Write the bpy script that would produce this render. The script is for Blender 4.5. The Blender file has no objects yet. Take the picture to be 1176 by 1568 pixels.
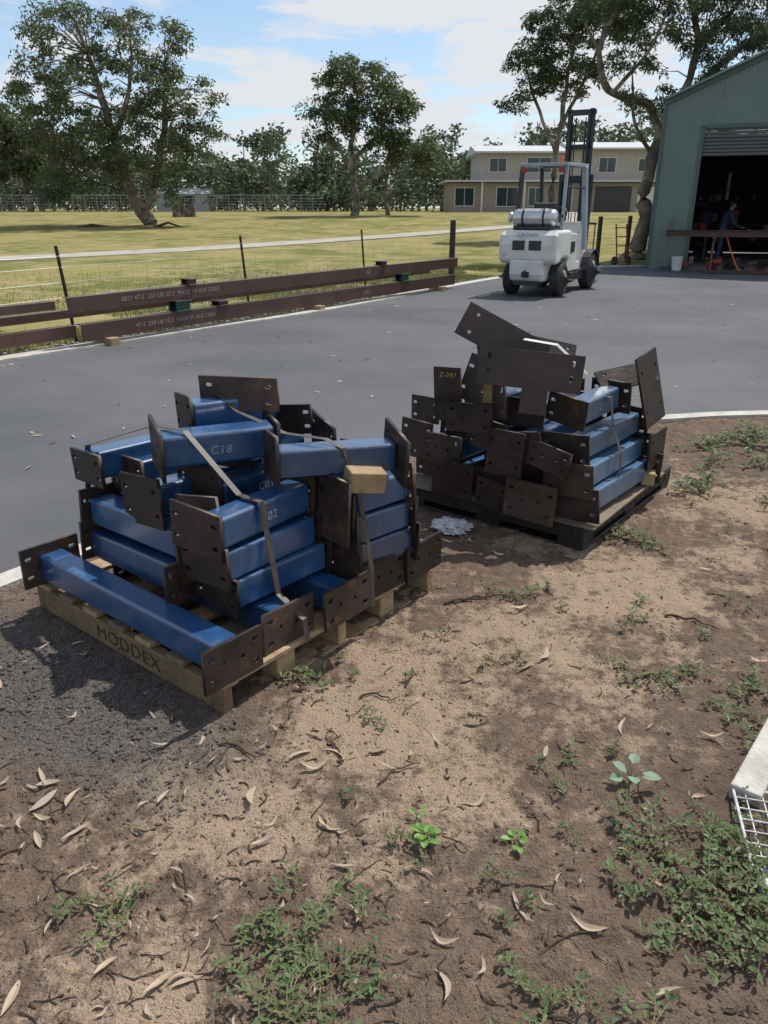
import bpy, math, random, bmesh
import numpy as np
from mathutils import Vector, Matrix, noise
random.seed(7); rng=np.random.default_rng(7)
R=math.radians
scene=bpy.context.scene
COL=scene.collection
# ---------------------------------------------------------------- helpers
def link(o,parent=None):
    COL.objects.link(o)
    if parent: o.parent=parent
    return o
def empty(name,loc=(0,0,0),rz=0):
    e=bpy.data.objects.new(name,None); e.location=loc; e.rotation_euler=(0,0,rz); e.empty_display_size=.2
    return link(e)
def mat(name,c1,c2=None,scale=5,rough=.6,metal=0,bump=0,bscale=None,lo=.35,hi=.65,detail=4,c3=None,s3=40,t3=(.6,.72),spec=.5,rough2=None,vary=0,coat=0):
    m=bpy.data.materials.new(name); m.use_nodes=True; nt=m.node_tree; N=nt.nodes; L=nt.links
    b=N['Principled BSDF']; b.inputs['Roughness'].default_value=rough; b.inputs['Metallic'].default_value=metal
    b.inputs['Specular IOR Level'].default_value=spec
    if coat: b.inputs['Coat Weight'].default_value=coat; b.inputs['Coat Roughness'].default_value=.16
    b.inputs['Base Color'].default_value=(*c1,1)
    tc=N.new('ShaderNodeTexCoord'); oi=N.new('ShaderNodeObjectInfo')
    ml=N.new('ShaderNodeMath'); ml.operation='MULTIPLY'; ml.inputs[1].default_value=47.; L.new(oi.outputs['Random'],ml.inputs[0])
    va=N.new('ShaderNodeVectorMath'); va.operation='ADD'; L.new(tc.outputs['Object'],va.inputs[0]); L.new(ml.outputs[0],va.inputs[1]); vec=va.outputs[0]
    if c2:
        n=N.new('ShaderNodeTexNoise'); n.inputs['Scale'].default_value=scale; n.inputs['Detail'].default_value=detail; n.inputs['Roughness'].default_value=.6
        L.new(vec,n.inputs['Vector'])
        r=N.new('ShaderNodeValToRGB'); r.color_ramp.elements[0].position=lo; r.color_ramp.elements[1].position=hi
        r.color_ramp.elements[0].color=(*c1,1); r.color_ramp.elements[1].color=(*c2,1)
        L.new(n.outputs['Fac'],r.inputs['Fac']); out=r.outputs['Color']
        if c3:
            n3=N.new('ShaderNodeTexNoise'); n3.inputs['Scale'].default_value=s3; n3.inputs['Detail'].default_value=4; n3.inputs['Roughness'].default_value=.65
            L.new(vec,n3.inputs['Vector'])
            r3=N.new('ShaderNodeMapRange'); r3.inputs['From Min'].default_value=t3[0]; r3.inputs['From Max'].default_value=t3[1]
            L.new(n3.outputs['Fac'],r3.inputs['Value'])
            mx=N.new('ShaderNodeMixRGB'); L.new(r3.outputs['Result'],mx.inputs['Fac']); L.new(out,mx.inputs['Color1'])
            mx.inputs['Color2'].default_value=(*c3,1); out=mx.outputs['Color']
        if vary:
            hs=N.new('ShaderNodeHueSaturation'); mr=N.new('ShaderNodeMapRange'); mr.inputs['To Min'].default_value=1-vary; mr.inputs['To Max'].default_value=1+vary
            L.new(oi.outputs['Random'],mr.inputs['Value']); L.new(mr.outputs[0],hs.inputs['Value']); L.new(out,hs.inputs['Color']); out=hs.outputs[0]
        L.new(out,b.inputs['Base Color'])
        if rough2 is not None:
            rr=N.new('ShaderNodeMapRange'); rr.inputs['From Min'].default_value=.3; rr.inputs['From Max'].default_value=.7
            rr.inputs['To Min'].default_value=rough; rr.inputs['To Max'].default_value=rough2
            L.new(n.outputs['Fac'],rr.inputs['Value']); L.new(rr.outputs['Result'],b.inputs['Roughness'])
    if bump:
        n2=N.new('ShaderNodeTexNoise'); n2.inputs['Scale'].default_value=bscale or scale*6; n2.inputs['Detail'].default_value=4
        L.new(vec,n2.inputs['Vector'])
        bp=N.new('ShaderNodeBump'); bp.inputs['Strength'].default_value=bump; bp.inputs['Distance'].default_value=.02
        L.new(n2.outputs['Fac'],bp.inputs['Height']); L.new(bp.outputs['Normal'],b.inputs['Normal'])
    return m
def leafmat(name,cols,trans=.25,rough=.55,spec=.3):
    m=bpy.data.materials.new(name); m.use_nodes=True; nt=m.node_tree; N=nt.nodes; L=nt.links
    b=N['Principled BSDF']; b.inputs['Roughness'].default_value=rough; b.inputs['Specular IOR Level'].default_value=spec
    g=N.new('ShaderNodeNewGeometry'); r=N.new('ShaderNodeValToRGB')
    L.new(g.outputs['Random Per Island'],r.inputs['Fac'])
    el=r.color_ramp.elements
    for i,c in enumerate(cols):
        p=i/(len(cols)-1)
        e=el[0] if i==0 else (el[1] if i==len(cols)-1 else None)
        if e is None: e=el.new(p)
        e.position=p
    for e,c in zip(sorted(el,key=lambda e:e.position),cols): e.color=(*c,1)
    L.new(r.outputs['Color'],b.inputs['Base Color'])
    if trans:
        t=N.new('ShaderNodeBsdfTranslucent'); L.new(r.outputs['Color'],t.inputs['Color'])
        ms=N.new('ShaderNodeMixShader'); ms.inputs[0].default_value=trans
        L.new(b.outputs[0],ms.inputs[1]); L.new(t.outputs[0],ms.inputs[2]); L.new(ms.outputs[0],N['Material Output'].inputs['Surface'])
    return m
class MB:
    def __init__(s): s.v=[];s.f=[];s.m=[]
    def add(s,vs,fs,mi=0):
        o=len(s.v); s.v+= [tuple(v) for v in vs]; s.f+=[tuple(o+i for i in f) for f in fs]; s.m+=[mi]*len(fs)
    def box(s,c,sz,rot=None,mi=0):
        c=Vector(c); vs=[]
        for dz in(-.5,.5):
            for dx,dy in((-.5,-.5),(.5,-.5),(.5,.5),(-.5,.5)):
                p=Vector((dx*sz[0],dy*sz[1],dz*sz[2]))
                if rot is not None: p=rot@p
                vs.append(c+p)
        s.add(vs,[(3,2,1,0),(4,5,6,7),(0,1,5,4),(1,2,6,5),(2,3,7,6),(3,0,4,7)],mi)
    def bar(s,p0,p1,w,h=None,mi=0):
        p0=Vector(p0);p1=Vector(p1); d=p1-p0; q=d.to_track_quat('Y','Z').to_matrix()
        s.box((p0+p1)/2,(w,d.length,h or w),q,mi)
    def tube(s,pts,rads,n=10,mi=0,cap=True):
        pts=[Vector(p) for p in pts]; o=len(s.v); k=len(pts)
        for i,p in enumerate(pts):
            d=(pts[min(i+1,k-1)]-pts[max(i-1,0)])
            if d.length<1e-6: d=Vector((0,0,1))
            q=d.to_track_quat('Z','Y').to_matrix()
            r=rads[i] if hasattr(rads,'__len__') else rads
            for j in range(n):
                a=2*math.pi*j/n; s.v.append(tuple(p+q@Vector((r*math.cos(a),r*math.sin(a),0))))
        for i in range(k-1):
            for j in range(n):
                a=o+i*n+j;b=o+i*n+(j+1)%n
                s.f.append((a,b,b+n,a+n)); s.m.append(mi)
        if cap:
            s.f.append(tuple(o+j for j in reversed(range(n)))); s.m.append(mi)
            s.f.append(tuple(o+(k-1)*n+j for j in range(n))); s.m.append(mi)
    def prism(s,poly,x0,x1,mi=0):
        n=len(poly); vs=[(x0,y,z) for y,z in poly]+[(x1,y,z) for y,z in poly]
        fs=[tuple(reversed(range(n))),tuple(range(n,2*n))]+[(i,(i+1)%n,(i+1)%n+n,i+n) for i in range(n)]
        s.add(vs,fs,mi)
    def obj(s,name,mats,parent=None,loc=(0,0,0),rot=(0,0,0),bevel=0,seg=2,smooth=False):
        me=bpy.data.meshes.new(name); me.from_pydata(s.v,[],s.f)
        for m in mats: me.materials.append(m)
        me.polygons.foreach_set('material_index',s.m)
        if smooth: me.polygons.foreach_set('use_smooth',[True]*len(s.f))
        me.update(); o=bpy.data.objects.new(name,me); o.location=loc; o.rotation_euler=rot
        link(o,parent)
        if bevel:
            b=o.modifiers.new('b','BEVEL'); b.width=bevel; b.segments=seg; b.limit_method='ANGLE'; b.angle_limit=R(40)
        return o
def mesh_np(name,V,F,mats,parent=None,mi=None,smooth=False):
    me=bpy.data.meshes.new(name); V=np.asarray(V,dtype=np.float32); F=np.asarray(F,dtype=np.int32); k=F.shape[1]
    me.vertices.add(len(V)); me.vertices.foreach_set('co',V.ravel())
    me.loops.add(F.size); me.loops.foreach_set('vertex_index',F.ravel())
    me.polygons.add(len(F)); me.polygons.foreach_set('loop_start',np.arange(0,F.size,k,dtype=np.int32))
    try: me.polygons.foreach_set('loop_total',np.full(len(F),k,dtype=np.int32))
    except Exception: pass
    for m in mats: me.materials.append(m)
    if mi is not None: me.polygons.foreach_set('material_index',np.asarray(mi,dtype=np.int32))
    if smooth: me.polygons.foreach_set('use_smooth',np.ones(len(F),dtype=bool))
    me.update(calc_edges=True); me.validate()
    o=bpy.data.objects.new(name,me); return link(o,parent)
def text(name,body,size,M,m,parent=None,extr=0.0):
    c=bpy.data.curves.new(name,'FONT'); c.body=body; c.size=size; c.align_x='CENTER'; c.align_y='CENTER'; c.extrude=extr; c.shear=.15; c.space_character=1.1
    c.materials.append(m); o=bpy.data.objects.new(name,c); link(o,parent); o.matrix_local=M; return o
def upright(x,y,z,yaw,roll=0):
    return Matrix.Translation((x,y,z))@Matrix.Rotation(yaw,4,'Z')@Matrix.Rotation(R(90),4,'X')@Matrix.Rotation(roll,4,'Z')
def hgt(y):
    t=np.clip((np.asarray(y,dtype=float)-30)/46,0,1); return 1.2*t*t*(3-2*t)
# ---------------------------------------------------------------- camera
cam=bpy.data.cameras.new('camera'); camo=bpy.data.objects.new('camera',cam); link(camo)
pitch=math.atan(466/1176)
camo.location=(0,0,1.6); camo.rotation_euler=(R(90)-pitch,0,0)
cam.sensor_fit='VERTICAL'; cam.sensor_height=36; cam.lens=36*1176/1568; cam.clip_end=3000; cam.clip_start=.05
scene.camera=camo
# ---------------------------------------------------------------- light & sky
EL=60
S=Vector((.62,.56,0)).normalized()*math.cos(R(EL)); S.z=math.sin(R(EL))
sun=bpy.data.lights.new('sun','SUN'); sun.energy=5.0; sun.angle=R(.6); sun.color=(1,.95,.87)
so=bpy.data.objects.new('sun',sun); link(so); so.rotation_euler=S.to_track_quat('Z','Y').to_euler(); so.location=(5,5,20)
w=bpy.data.worlds.new('World'); scene.world=w; w.use_nodes=True; nt=w.node_tree; N=nt.nodes; L=nt.links
sky=N.new('ShaderNodeTexSky'); sky.sky_type='NISHITA'; sky.sun_disc=False; sky.sun_elevation=R(EL); sky.sun_rotation=math.atan2(S.x,S.y)
sky.air_density=1.0; sky.dust_density=.4; sky.ozone_density=2.0
tc=N.new('ShaderNodeTexCoord'); sep=N.new('ShaderNodeSeparateXYZ'); L.new(tc.outputs['Generated'],sep.inputs[0])
def wm(op,a,b_=None,c=None,clamp=False):
    n=N.new('ShaderNodeMath'); n.operation=op; n.use_clamp=clamp
    for i,v in enumerate((a,b_,c)):
        if v is None: continue
        if isinstance(v,(int,float)): n.inputs[i].default_value=v
        else: L.new(v,n.inputs[i])
    return n.outputs[0]
zm=wm('MAXIMUM',wm('ADD',sep.outputs['Z'],.12),.06)
cmb=N.new('ShaderNodeCombineXYZ'); L.new(wm('DIVIDE',sep.outputs['X'],zm),cmb.inputs[0]); L.new(wm('DIVIDE',sep.outputs['Y'],zm),cmb.inputs[1]); cmb.inputs[2].default_value=5.3
cn=N.new('ShaderNodeTexNoise'); cn.inputs['Scale'].default_value=1.75; cn.inputs['Detail'].default_value=8; cn.inputs['Roughness'].default_value=.6; cn.inputs['Distortion'].default_value=.35
L.new(cmb.outputs[0],cn.inputs['Vector'])
xr=N.new('ShaderNodeMapRange'); xr.inputs['From Min'].default_value=-.40; xr.inputs['From Max'].default_value=.35
xr.inputs['To Min'].default_value=-.01; xr.inputs['To Max'].default_value=.07; L.new(sep.outputs['X'],xr.inputs['Value'])
cr=N.new('ShaderNodeValToRGB'); cr.color_ramp.elements[0].position=.46; cr.color_ramp.elements[1].position=.58
L.new(wm('ADD',cn.outputs['Fac'],xr.outputs[0]),cr.inputs['Fac'])
haze=N.new('ShaderNodeMapRange'); haze.inputs['From Min'].default_value=.0; haze.inputs['From Max'].default_value=.30; haze.inputs['To Min'].default_value=.35; haze.inputs['To Max'].default_value=.06; L.new(sep.outputs['Z'],haze.inputs['Value'])
fac=wm('ADD',wm('MULTIPLY',cr.outputs['Color'],.88),haze.outputs[0],clamp=True)
cm=N.new('ShaderNodeMixRGB'); L.new(fac,cm.inputs['Fac']); 
sk=N.new('ShaderNodeMixRGB'); sk.blend_type='MULTIPLY'; sk.inputs[0].default_value=1; L.new(sky.outputs[0],sk.inputs[1]); sk.inputs[2].default_value=(.92,1.0,1.02,1)
L.new(sk.outputs[0],cm.inputs['Color1']); cm.inputs['Color2'].default_value=(5.3,5.5,5.8,1)
bg=N['Background']; bg.inputs['Strength'].default_value=.145; L.new(cm.outputs[0],bg.inputs['Color'])
vs=scene.view_settings; vs.view_transform='Standard'; vs.look='None'; vs.exposure=0; vs.gamma=1
# ---------------------------------------------------------------- materials
M_grass=mat('lawn',(.115,.13,.038),(.235,.205,.08),scale=.30,lo=.38,hi=.60,rough=.95,bump=.9,bscale=30,c3=(.29,.235,.125),s3=1.1,t3=(.47,.66),spec=.05,detail=7)
M_asph=mat('asphalt',(.080,.084,.094),(.122,.125,.134),scale=.5,rough=.85,bump=.5,bscale=220,c3=(.21,.21,.21),s3=190,t3=(.60,.72),spec=.25,detail=8)
M_conc=mat('concrete',(.50,.48,.45),(.34,.32,.28),scale=6,rough=.85,bump=.4,bscale=60)
M_drive=mat('gravel_drive',(.40,.37,.33),(.27,.25,.21),scale=1.5,rough=.95,bump=.5,bscale=50)
M_blue=mat('blue_paint',(.007,.042,.125),(.013,.068,.175),scale=6,rough=.34,rough2=.5,bump=.05,bscale=30,c3=(.06,.09,.12),s3=14,t3=(.58,.76),spec=.6,vary=.35,coat=1.0)
M_blue2=mat('blue_paint_pale',(.035,.10,.19),(.07,.145,.25),scale=9,rough=.4,bump=.06,bscale=60,c3=(.14,.17,.2),s3=20,t3=(.56,.8),vary=.3,coat=.5)
M_plate=mat('mill_steel',(.020,.013,.012),(.050,.034,.029),scale=6,rough=.34,rough2=.62,bump=.10,bscale=50,c3=(.17,.075,.03),s3=9,t3=(.58,.82),spec=.4,vary=.5)
M_beam=mat('beam_primer',(.055,.028,.024),(.085,.044,.034),scale=2.5,rough=.5,bump=.06,bscale=60,c3=(.13,.06,.03),s3=14,t3=(.58,.75),vary=.2)
M_wood=mat('pallet_wood',(.22,.145,.075),(.13,.088,.05),scale=6,rough=.8,bump=.35,bscale=60,c3=(.07,.05,.035),s3=11,t3=(.55,.75))
M_wood2=mat('fresh_wood',(.38,.27,.15),(.26,.185,.10),scale=8,rough=.8,bump=.3,bscale=60,c3=(.17,.115,.07),s3=14,t3=(.55,.75))
M_woodg=mat('weathered_wood',(.20,.155,.11),(.11,.085,.065),scale=7,rough=.85,bump=.4,bscale=60)
M_black=mat('black_plastic',(.012,.012,.013),(.022,.021,.02),scale=10,rough=.5)
M_strap=mat('steel_strap',(.045,.035,.032),(.08,.065,.06),scale=20,rough=.55)
M_chalk=mat('chalk',(.34,.37,.40),(.16,.20,.27),scale=60,rough=.9,lo=.45,hi=.65)
M_chalkb=mat('chalk_on_steel',(.34,.32,.31),(.17,.14,.13),scale=40,rough=.9,lo=.45,hi=.65)
M_yel=mat('yellow_marker',(.42,.29,.05),(.22,.15,.04),scale=60,rough=.8,lo=.5,hi=.65)
M_ink=mat('black_ink',(.03,.022,.015),(.06,.045,.03),scale=60,rough=.8)
M_white=mat('white_paint',(.66,.66,.64),(.54,.54,.51),scale=3,rough=.35,c3=(.28,.26,.23),s3=6,t3=(.60,.8))
M_dgrey=mat('dark_metal',(.025,.027,.032),(.04,.042,.048),scale=8,rough=.5,metal=.2)
M_mast=mat('mast_steel',(.018,.024,.036),(.035,.042,.055),scale=8,rough=.45,metal=.3)
M_rub=mat('rubber',(.018,.018,.018),(.045,.042,.038),scale=8,rough=.85)
M_alu=mat('aluminium',(.62,.62,.62),(.5,.5,.5),scale=6,rough=.35,metal=.85)
M_green=mat('green_paint',(.012,.05,.045),(.02,.065,.055),scale=8,rough=.6)
M_clad=mat('green_cladding',(.135,.19,.172),(.16,.215,.195),scale=1.2,rough=.5)
M_trim=mat('dark_green_trim',(.06,.10,.09),rough=.5)
M_roll=mat('roller_door',(.085,.09,.088),(.10,.105,.10),scale=2,rough=.5)
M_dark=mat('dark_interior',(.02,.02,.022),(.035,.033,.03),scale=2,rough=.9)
M_bark=mat('eucalypt_bark',(.19,.155,.125),(.085,.068,.055),scale=2.6,rough=.9,bump=.9,bscale=11,c3=(.33,.29,.25),s3=1.9,t3=(.52,.64))
M_barkd=mat('dark_bark',(.075,.058,.045),(.045,.036,.03),scale=3,rough=.95,bump=.8,bscale=9)
M_leaf=leafmat('eucalypt_leaves',[(.060,.085,.036),(.095,.125,.054),(.14,.165,.075),(.20,.20,.11)],trans=.32)
M_leafg=leafmat('gum_leaves',[(.045,.065,.030),(.075,.10,.045),(.11,.135,.065),(.16,.17,.09)],trans=.28)
M_leafb=leafmat('hazy_bush_leaves',[(.095,.13,.078),(.13,.165,.095),(.17,.19,.12),(.20,.205,.14)],trans=.15,rough=.9,spec=.05)  # paler, greyer greens: distance haze is mixed into the leaf colours
M_house=mat('cream_brick',(.34,.29,.24),(.28,.235,.19),scale=8,rough=.85)
M_houseu=mat('cream_render',(.42,.38,.33),(.37,.34,.30),scale=3,rough=.85)
M_roof=mat('metal_roof',(.50,.51,.52),(.43,.44,.45),scale=2,rough=.4)
M_glass=mat('window_glass',(.02,.04,.045),(.03,.05,.06),scale=1,rough=.08)
M_gal=mat('galvanised',(.30,.31,.32),(.24,.25,.26),scale=5,rough=.5,metal=.5)
M_post=mat('post_timber',(.055,.048,.042),(.035,.03,.027),scale=6,rough=.9,bump=.4,bscale=40)
M_red=mat('red_paint',(.30,.03,.02),(.2,.03,.02),scale=6,rough=.5)
M_org=mat('orange_hose',(.65,.13,.03),rough=.5)
M_skin=mat('skin',(.35,.19,.13),rough=.6)
M_navy=mat('navy_cloth',(.03,.05,.11),(.02,.035,.08),scale=6,rough=.9)
M_hair=mat('hair',(.02,.015,.01),rough=.8)
# ---------------------------------------------------------------- ground sheets
xs=np.concatenate([np.linspace(-1500,-150,8),np.linspace(-120,120,49),np.linspace(150,1500,8)])
ys=np.concatenate([np.linspace(-600,-20,5),np.linspace(0,130,66),np.linspace(160,2000,8)])
X,Y=np.meshgrid(xs,ys); Zg=hgt(Y)-.03*(Y<25)
V=np.stack([X.ravel(),Y.ravel(),Zg.ravel()],1); nx=len(xs)
F=[(j*nx+i,j*nx+i+1,(j+1)*nx+i+1,(j+1)*nx+i) for j in range(len(ys)-1) for i in range(nx-1)]
mesh_np('grass_ground',V,F,[M_grass],smooth=True)
def smooth_poly(pts,n=12):
    pts=[Vector(p) for p in pts]; out=[]
    for i in range(len(pts)-1):
        p0=pts[max(i-1,0)];p1=pts[i];p2=pts[i+1];p3=pts[min(i+2,len(pts)-1)]
        for k in range(n):
            t=k/n; out.append(.5*((2*p1)+(p2-p0)*t+(2*p0-5*p1+4*p2-p3)*t*t+(3*p1-p0-3*p2+p3)*t**3))
    out.append(pts[-1]); return out
kerb=smooth_poly([(-4.6,-2),(-3.2,.6),(-2.4,2.05),(-1.72,3.10),(-1.0,4.05),(0,5.05),(1.0,5.65),(2.41,6.03),(3.15,6.14),(6,6.4),(12,6.9)])
edge=smooth_poly([(-9,2.2),(-6.4,5.6),(-4.32,8.67),(-2.6,11.05),(-1.02,13.2),(1.0,16.6),(2.9,19.6),(4.8,21.9),(6.3,23.2),(7.6,23.6)])
poly=[(p.x,p.y) for p in edge]+[(22,23.6),(22,6.2)]+[(p.x,p.y-.02) for p in reversed(kerb)]+[(-9,-2)]
bm=bmesh.new(); vv=[bm.verts.new((x,y,.006)) for x,y in poly]; f=bm.faces.new(vv); 
f.normal_update()
bmesh.ops.triangulate(bm,faces=[f]); me=bpy.data.meshes.new('asphalt_yard'); bm.normal_update()
for f in bm.faces:
    if f.normal.z<0: f.normal_flip()
bm.to_mesh(me); bm.free(); me.materials.append(M_asph); link(bpy.data.objects.new('asphalt_yard',me))
def strip(name,pts,w,top,m,bot=-.02,parent=None,follow=False):
    mb=MB(); k=len(pts); L_=[];
    for i,p in enumerate(pts):
        d=(Vector(pts[min(i+1,k-1)])-Vector(pts[max(i-1,0)])).normalized(); n=Vector((-d.y,d.x))
        zb=float(hgt(p[1])) if follow else 0
        a=Vector(p[:2])-n*w/2; b=Vector(p[:2])+n*w/2
        L_.append([(a.x,a.y,bot+zb),(a.x,a.y,top+zb),(b.x,b.y,top+zb),(b.x,b.y,bot+zb)])
    for r in L_: mb.v+=r
    for i in range(k-1):
        for j in range(3):
            a=i*4+j; mb.f.append((a,a+4,a+5,a+1)); mb.m.append(0)
    return mb.obj(name,[m],parent)
strip('concrete_kerb',kerb,.125,.045,M_conc)
strip('concrete_edging',edge,.26,.03,M_conc)
drive=smooth_poly([(-60,2),(-30,14),(-20,19.2),(-13.4,26.3),(-8.2,32.6),(-2.9,38.9),(6.9,49.5),(12,56),(15,66),(16,76)],14)
strip('gravel_driveway',drive,2.3,.03,M_drive,bot=-.05,follow=True)
# dirt patch
kx=np.array([p.x for p in kerb]); ky=np.array([p.y for p in kerb])
STEP=.015
gx=np.arange(-3.4,6.0,STEP); gy=np.arange(-.3,6.45,STEP)
X,Y=np.meshgrid(gx,gy); yk=np.interp(X,kx,ky)
P0=np.array([-.531,2.134]); A=np.array([.630,.776]); B=np.array([-.776,.630])
def vn(x,y,s,seed=0,o=1):
    return noise.fractal(Vector((x*s+seed,y*s-seed,seed*.37)),.8,2.1,o)
Zd=np.empty(X.shape); msk=Y<yk+.01
it=np.argwhere(msk)
for j,i in it:
    x=gx[i];y=gy[j]
    a_=vn(x,y,13,9,3); b_=abs(vn(x,y,7,21,2))
    Zd[j,i]=.024+.010*vn(x,y,2.2,3,2)+.010*a_-.010*max(0,.16-b_)/.16*(1 if vn(x,y,1.7,5,1)>-.05 else 0)+.006*vn(x,y,40,1,1)
Zd=np.clip(Zd,.0085,.07)
idx=-np.ones(X.shape,dtype=int); idx[msk]=np.arange(msk.sum())
V=np.stack([X[msk],Y[msk],Zd[msk]],1)
q=msk[:-1,:-1]&msk[1:,:-1]&msk[:-1,1:]&msk[1:,1:]
F=np.stack([idx[:-1,:-1][q],idx[:-1,1:][q],idx[1:,1:][q],idx[1:,:-1][q]],1)
def gravel_mask(x,y):
    s=(x-P0[0])*A[0]+(y-P0[1])*A[1]; t=(x-P0[0])*B[0]+(y-P0[1])*B[1]
    d=np.sqrt(((s+.22)/.42)**2+((t-.55)/.85)**2)
    return np.clip(1.5-d*1.15,0,1)
def sand_mask(x,y):
    g=np.zeros_like(x)
    for cx_,cy_,r,wt in ((1.05,3.0,.5,1),(.5,2.5,.55,.8),(0,2.1,.5,.9),(-.45,1.65,.4,.9),(2.0,4.2,.6,.7),(.1,1.75,.4,.7),(-.6,1.15,.35,.6),(1.7,3.4,.7,.5),(.9,3.6,.35,.8),(-.1,2.6,.35,.9)):
        g=np.maximum(g,wt*np.exp(-((x-cx_)**2+(y-cy_)**2)/r**2*1.2))
    return g
M_dirt=bpy.data.materials.new('dirt'); M_dirt.use_nodes=True; nt=M_dirt.node_tree; N=nt.nodes; L=nt.links
b=N['Principled BSDF']; b.inputs['Roughness'].default_value=.95; b.inputs['Specular IOR Level'].default_value=.12
tc=N.new('ShaderNodeTexCoord'); at=N.new('ShaderNodeAttribute'); at.attribute_name='mask'; sp=N.new('ShaderNodeSeparateColor'); L.new(at.outputs['Color'],sp.inputs[0])
def nz(s,d=6,r=.6):
    n=N.new('ShaderNodeTexNoise'); n.inputs['Scale'].default_value=s; n.inputs['Detail'].default_value=d; n.inputs['Roughness'].default_value=r
    L.new(tc.outputs['Object'],n.inputs['Vector']); return n.outputs['Fac']
def mth(op,a,b_=None,c=None,clamp=False):
    n=N.new('ShaderNodeMath'); n.operation=op; n.use_clamp=clamp
    for i,v in enumerate((a,b_,c)):
        if v is None: continue
        if isinstance(v,(int,float)): n.inputs[i].default_value=v
        else: L.new(v,n.inputs[i])
    return n.outputs[0]
def mrange(v,a,b_):
    n=N.new('ShaderNodeMapRange'); n.inputs['From Min'].default_value=a; n.inputs['From Max'].default_value=b_; L.new(v,n.inputs['Value']); return n.outputs[0]
def mix(f,a,b_):
    n=N.new('ShaderNodeMixRGB')
    if isinstance(f,(int,float)): n.inputs[0].default_value=f
    else: L.new(f,n.inputs[0])
    for i,v in ((1,a),(2,b_)):
        if isinstance(v,tuple): n.inputs[i].default_value=(*v,1)
        else: L.new(v,n.inputs[i])
    return n.outputs[0]
n1=nz(3.2,5,.65); n2=nz(19,5,.72); n3=nz(110,3,.7)
base=mix(mrange(n2,.35,.68),(.125,.090,.068),(.225,.165,.122))
sandf=mth('ADD',mth('MULTIPLY',sp.outputs['Green'],.80),mth('MULTIPLY',mth('SUBTRACT',n1,.5),2.2),clamp=True)
sandf=mrange(mth('ADD',sandf,mth('MULTIPLY',mth('SUBTRACT',n2,.5),1.7)),.25,.60)
base=mix(sandf,base,mix(mrange(n3,.3,.7),(.30,.22,.155),(.44,.335,.24)))
base=mix(mth('MULTIPLY',mrange(n3,.57,.67),.65),base,(.055,.040,.032))
grf=mrange(mth('ADD',sp.outputs['Red'],mth('MULTIPLY',mth('SUBTRACT',n2,.5),1.5)),.30,.85)
base=mix(mth('MULTIPLY',grf,.85),base,mix(mrange(n3,.4,.62),(.060,.054,.052),(.18,.165,.15)))
base=mix(mth('MULTIPLY',sp.outputs['Blue'],.50),base,(.08,.06,.048))
L.new(base,b.inputs['Base Color'])
bp=N.new('ShaderNodeBump'); bp.inputs['Strength'].default_value=1; bp.inputs['Distance'].default_value=.017
L.new(mth('ADD',n3,n2),bp.inputs['Height']); L.new(bp.outputs[0],b.inputs['Normal'])
dirt=mesh_np('dirt_ground',V,F,[M_dirt],smooth=True)
ca=dirt.data.color_attributes.new('mask','FLOAT_COLOR','POINT')
wet=np.clip(1.1-np.sqrt(((V[:,0]-1.1)/.5)**2+((V[:,1]-1.55)/.7)**2),0,1)
c=np.stack([gravel_mask(V[:,0],V[:,1]),sand_mask(V[:,0],V[:,1]),wet,np.ones(len(V))],1).astype(np.float32); ca.data.foreach_set('color',c.ravel())
def zd(x,y):
    j=int(round((y-gy[0])/STEP)); i=int(round((x-gx[0])/STEP))
    if 0<=j<len(gy) and 0<=i<len(gx) and msk[j,i]: return Zd[j,i]
    return .01
# ---------------------------------------------------------------- pebbles
def ico():
    t=(1+5**.5)/2; v=np.array([(-1,t,0),(1,t,0),(-1,-t,0),(1,-t,0),(0,-1,t),(0,1,t),(0,-1,-t),(0,1,-t),(t,0,-1),(t,0,1),(-t,0,-1),(-t,0,1)],float)
    v/=np.linalg.norm(v[0]); f=np.array([(0,11,5),(0,5,1),(0,1,7),(0,7,10),(0,10,11),(1,5,9),(5,11,4),(11,10,2),(10,7,6),(7,1,8),(3,9,4),(3,4,2),(3,2,6),(3,6,8),(3,8,9),(4,9,5),(2,4,11),(6,2,10),(8,6,7),(9,8,1)])
    return v,f
iv,iff=ico()
def pebbles(name,pts,sizes,m):
    Vs=[];Fs=[]
    for k,((x,y),s) in enumerate(zip(pts,sizes)):
        v=iv*rng.uniform(.55,1.3,(12,1))*np.array([rng.uniform(.8,1.5),rng.uniform(.7,1.1),rng.uniform(.4,.75)])*s
        a=rng.uniform(0,6.28); c_,s_=math.cos(a),math.sin(a); v=v@np.array([[c_,s_,0],[-s_,c_,0],[0,0,1]])
        Vs.append(v+np.array([x,y,zd(x,y)+s*.1])); Fs.append(iff+12*k)
    return mesh_np(name,np.concatenate(Vs),np.concatenate(Fs),[m])
M_peb=leafmat('pebble_stone',[(.07,.066,.064),(.13,.125,.12),(.20,.19,.18),(.42,.41,.39),(.09,.085,.082),(.26,.25,.24)],trans=0,rough=.8)
M_peb2=leafmat('soil_crumbs',[(.13,.095,.07),(.24,.18,.125),(.34,.265,.185),(.10,.075,.055),(.42,.37,.31)],trans=0,rough=.95,spec=.1)
pts=[];sz=[]
while len(pts)<7500:
    x=rng.uniform(-2.3,.3); y=rng.uniform(.9,3.2); gm=float(gravel_mask(np.array(x),np.array(y)))
    if rng.random()<gm**1.3+.04 and y<np.interp(x,kx,ky)-.07: pts.append((x,y)); sz.append(min(.0018+rng.exponential(.0020),.005+.006*gm))
pebbles('gravel_pile',pts,sz,M_peb)
pts=[];sz=[]
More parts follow.
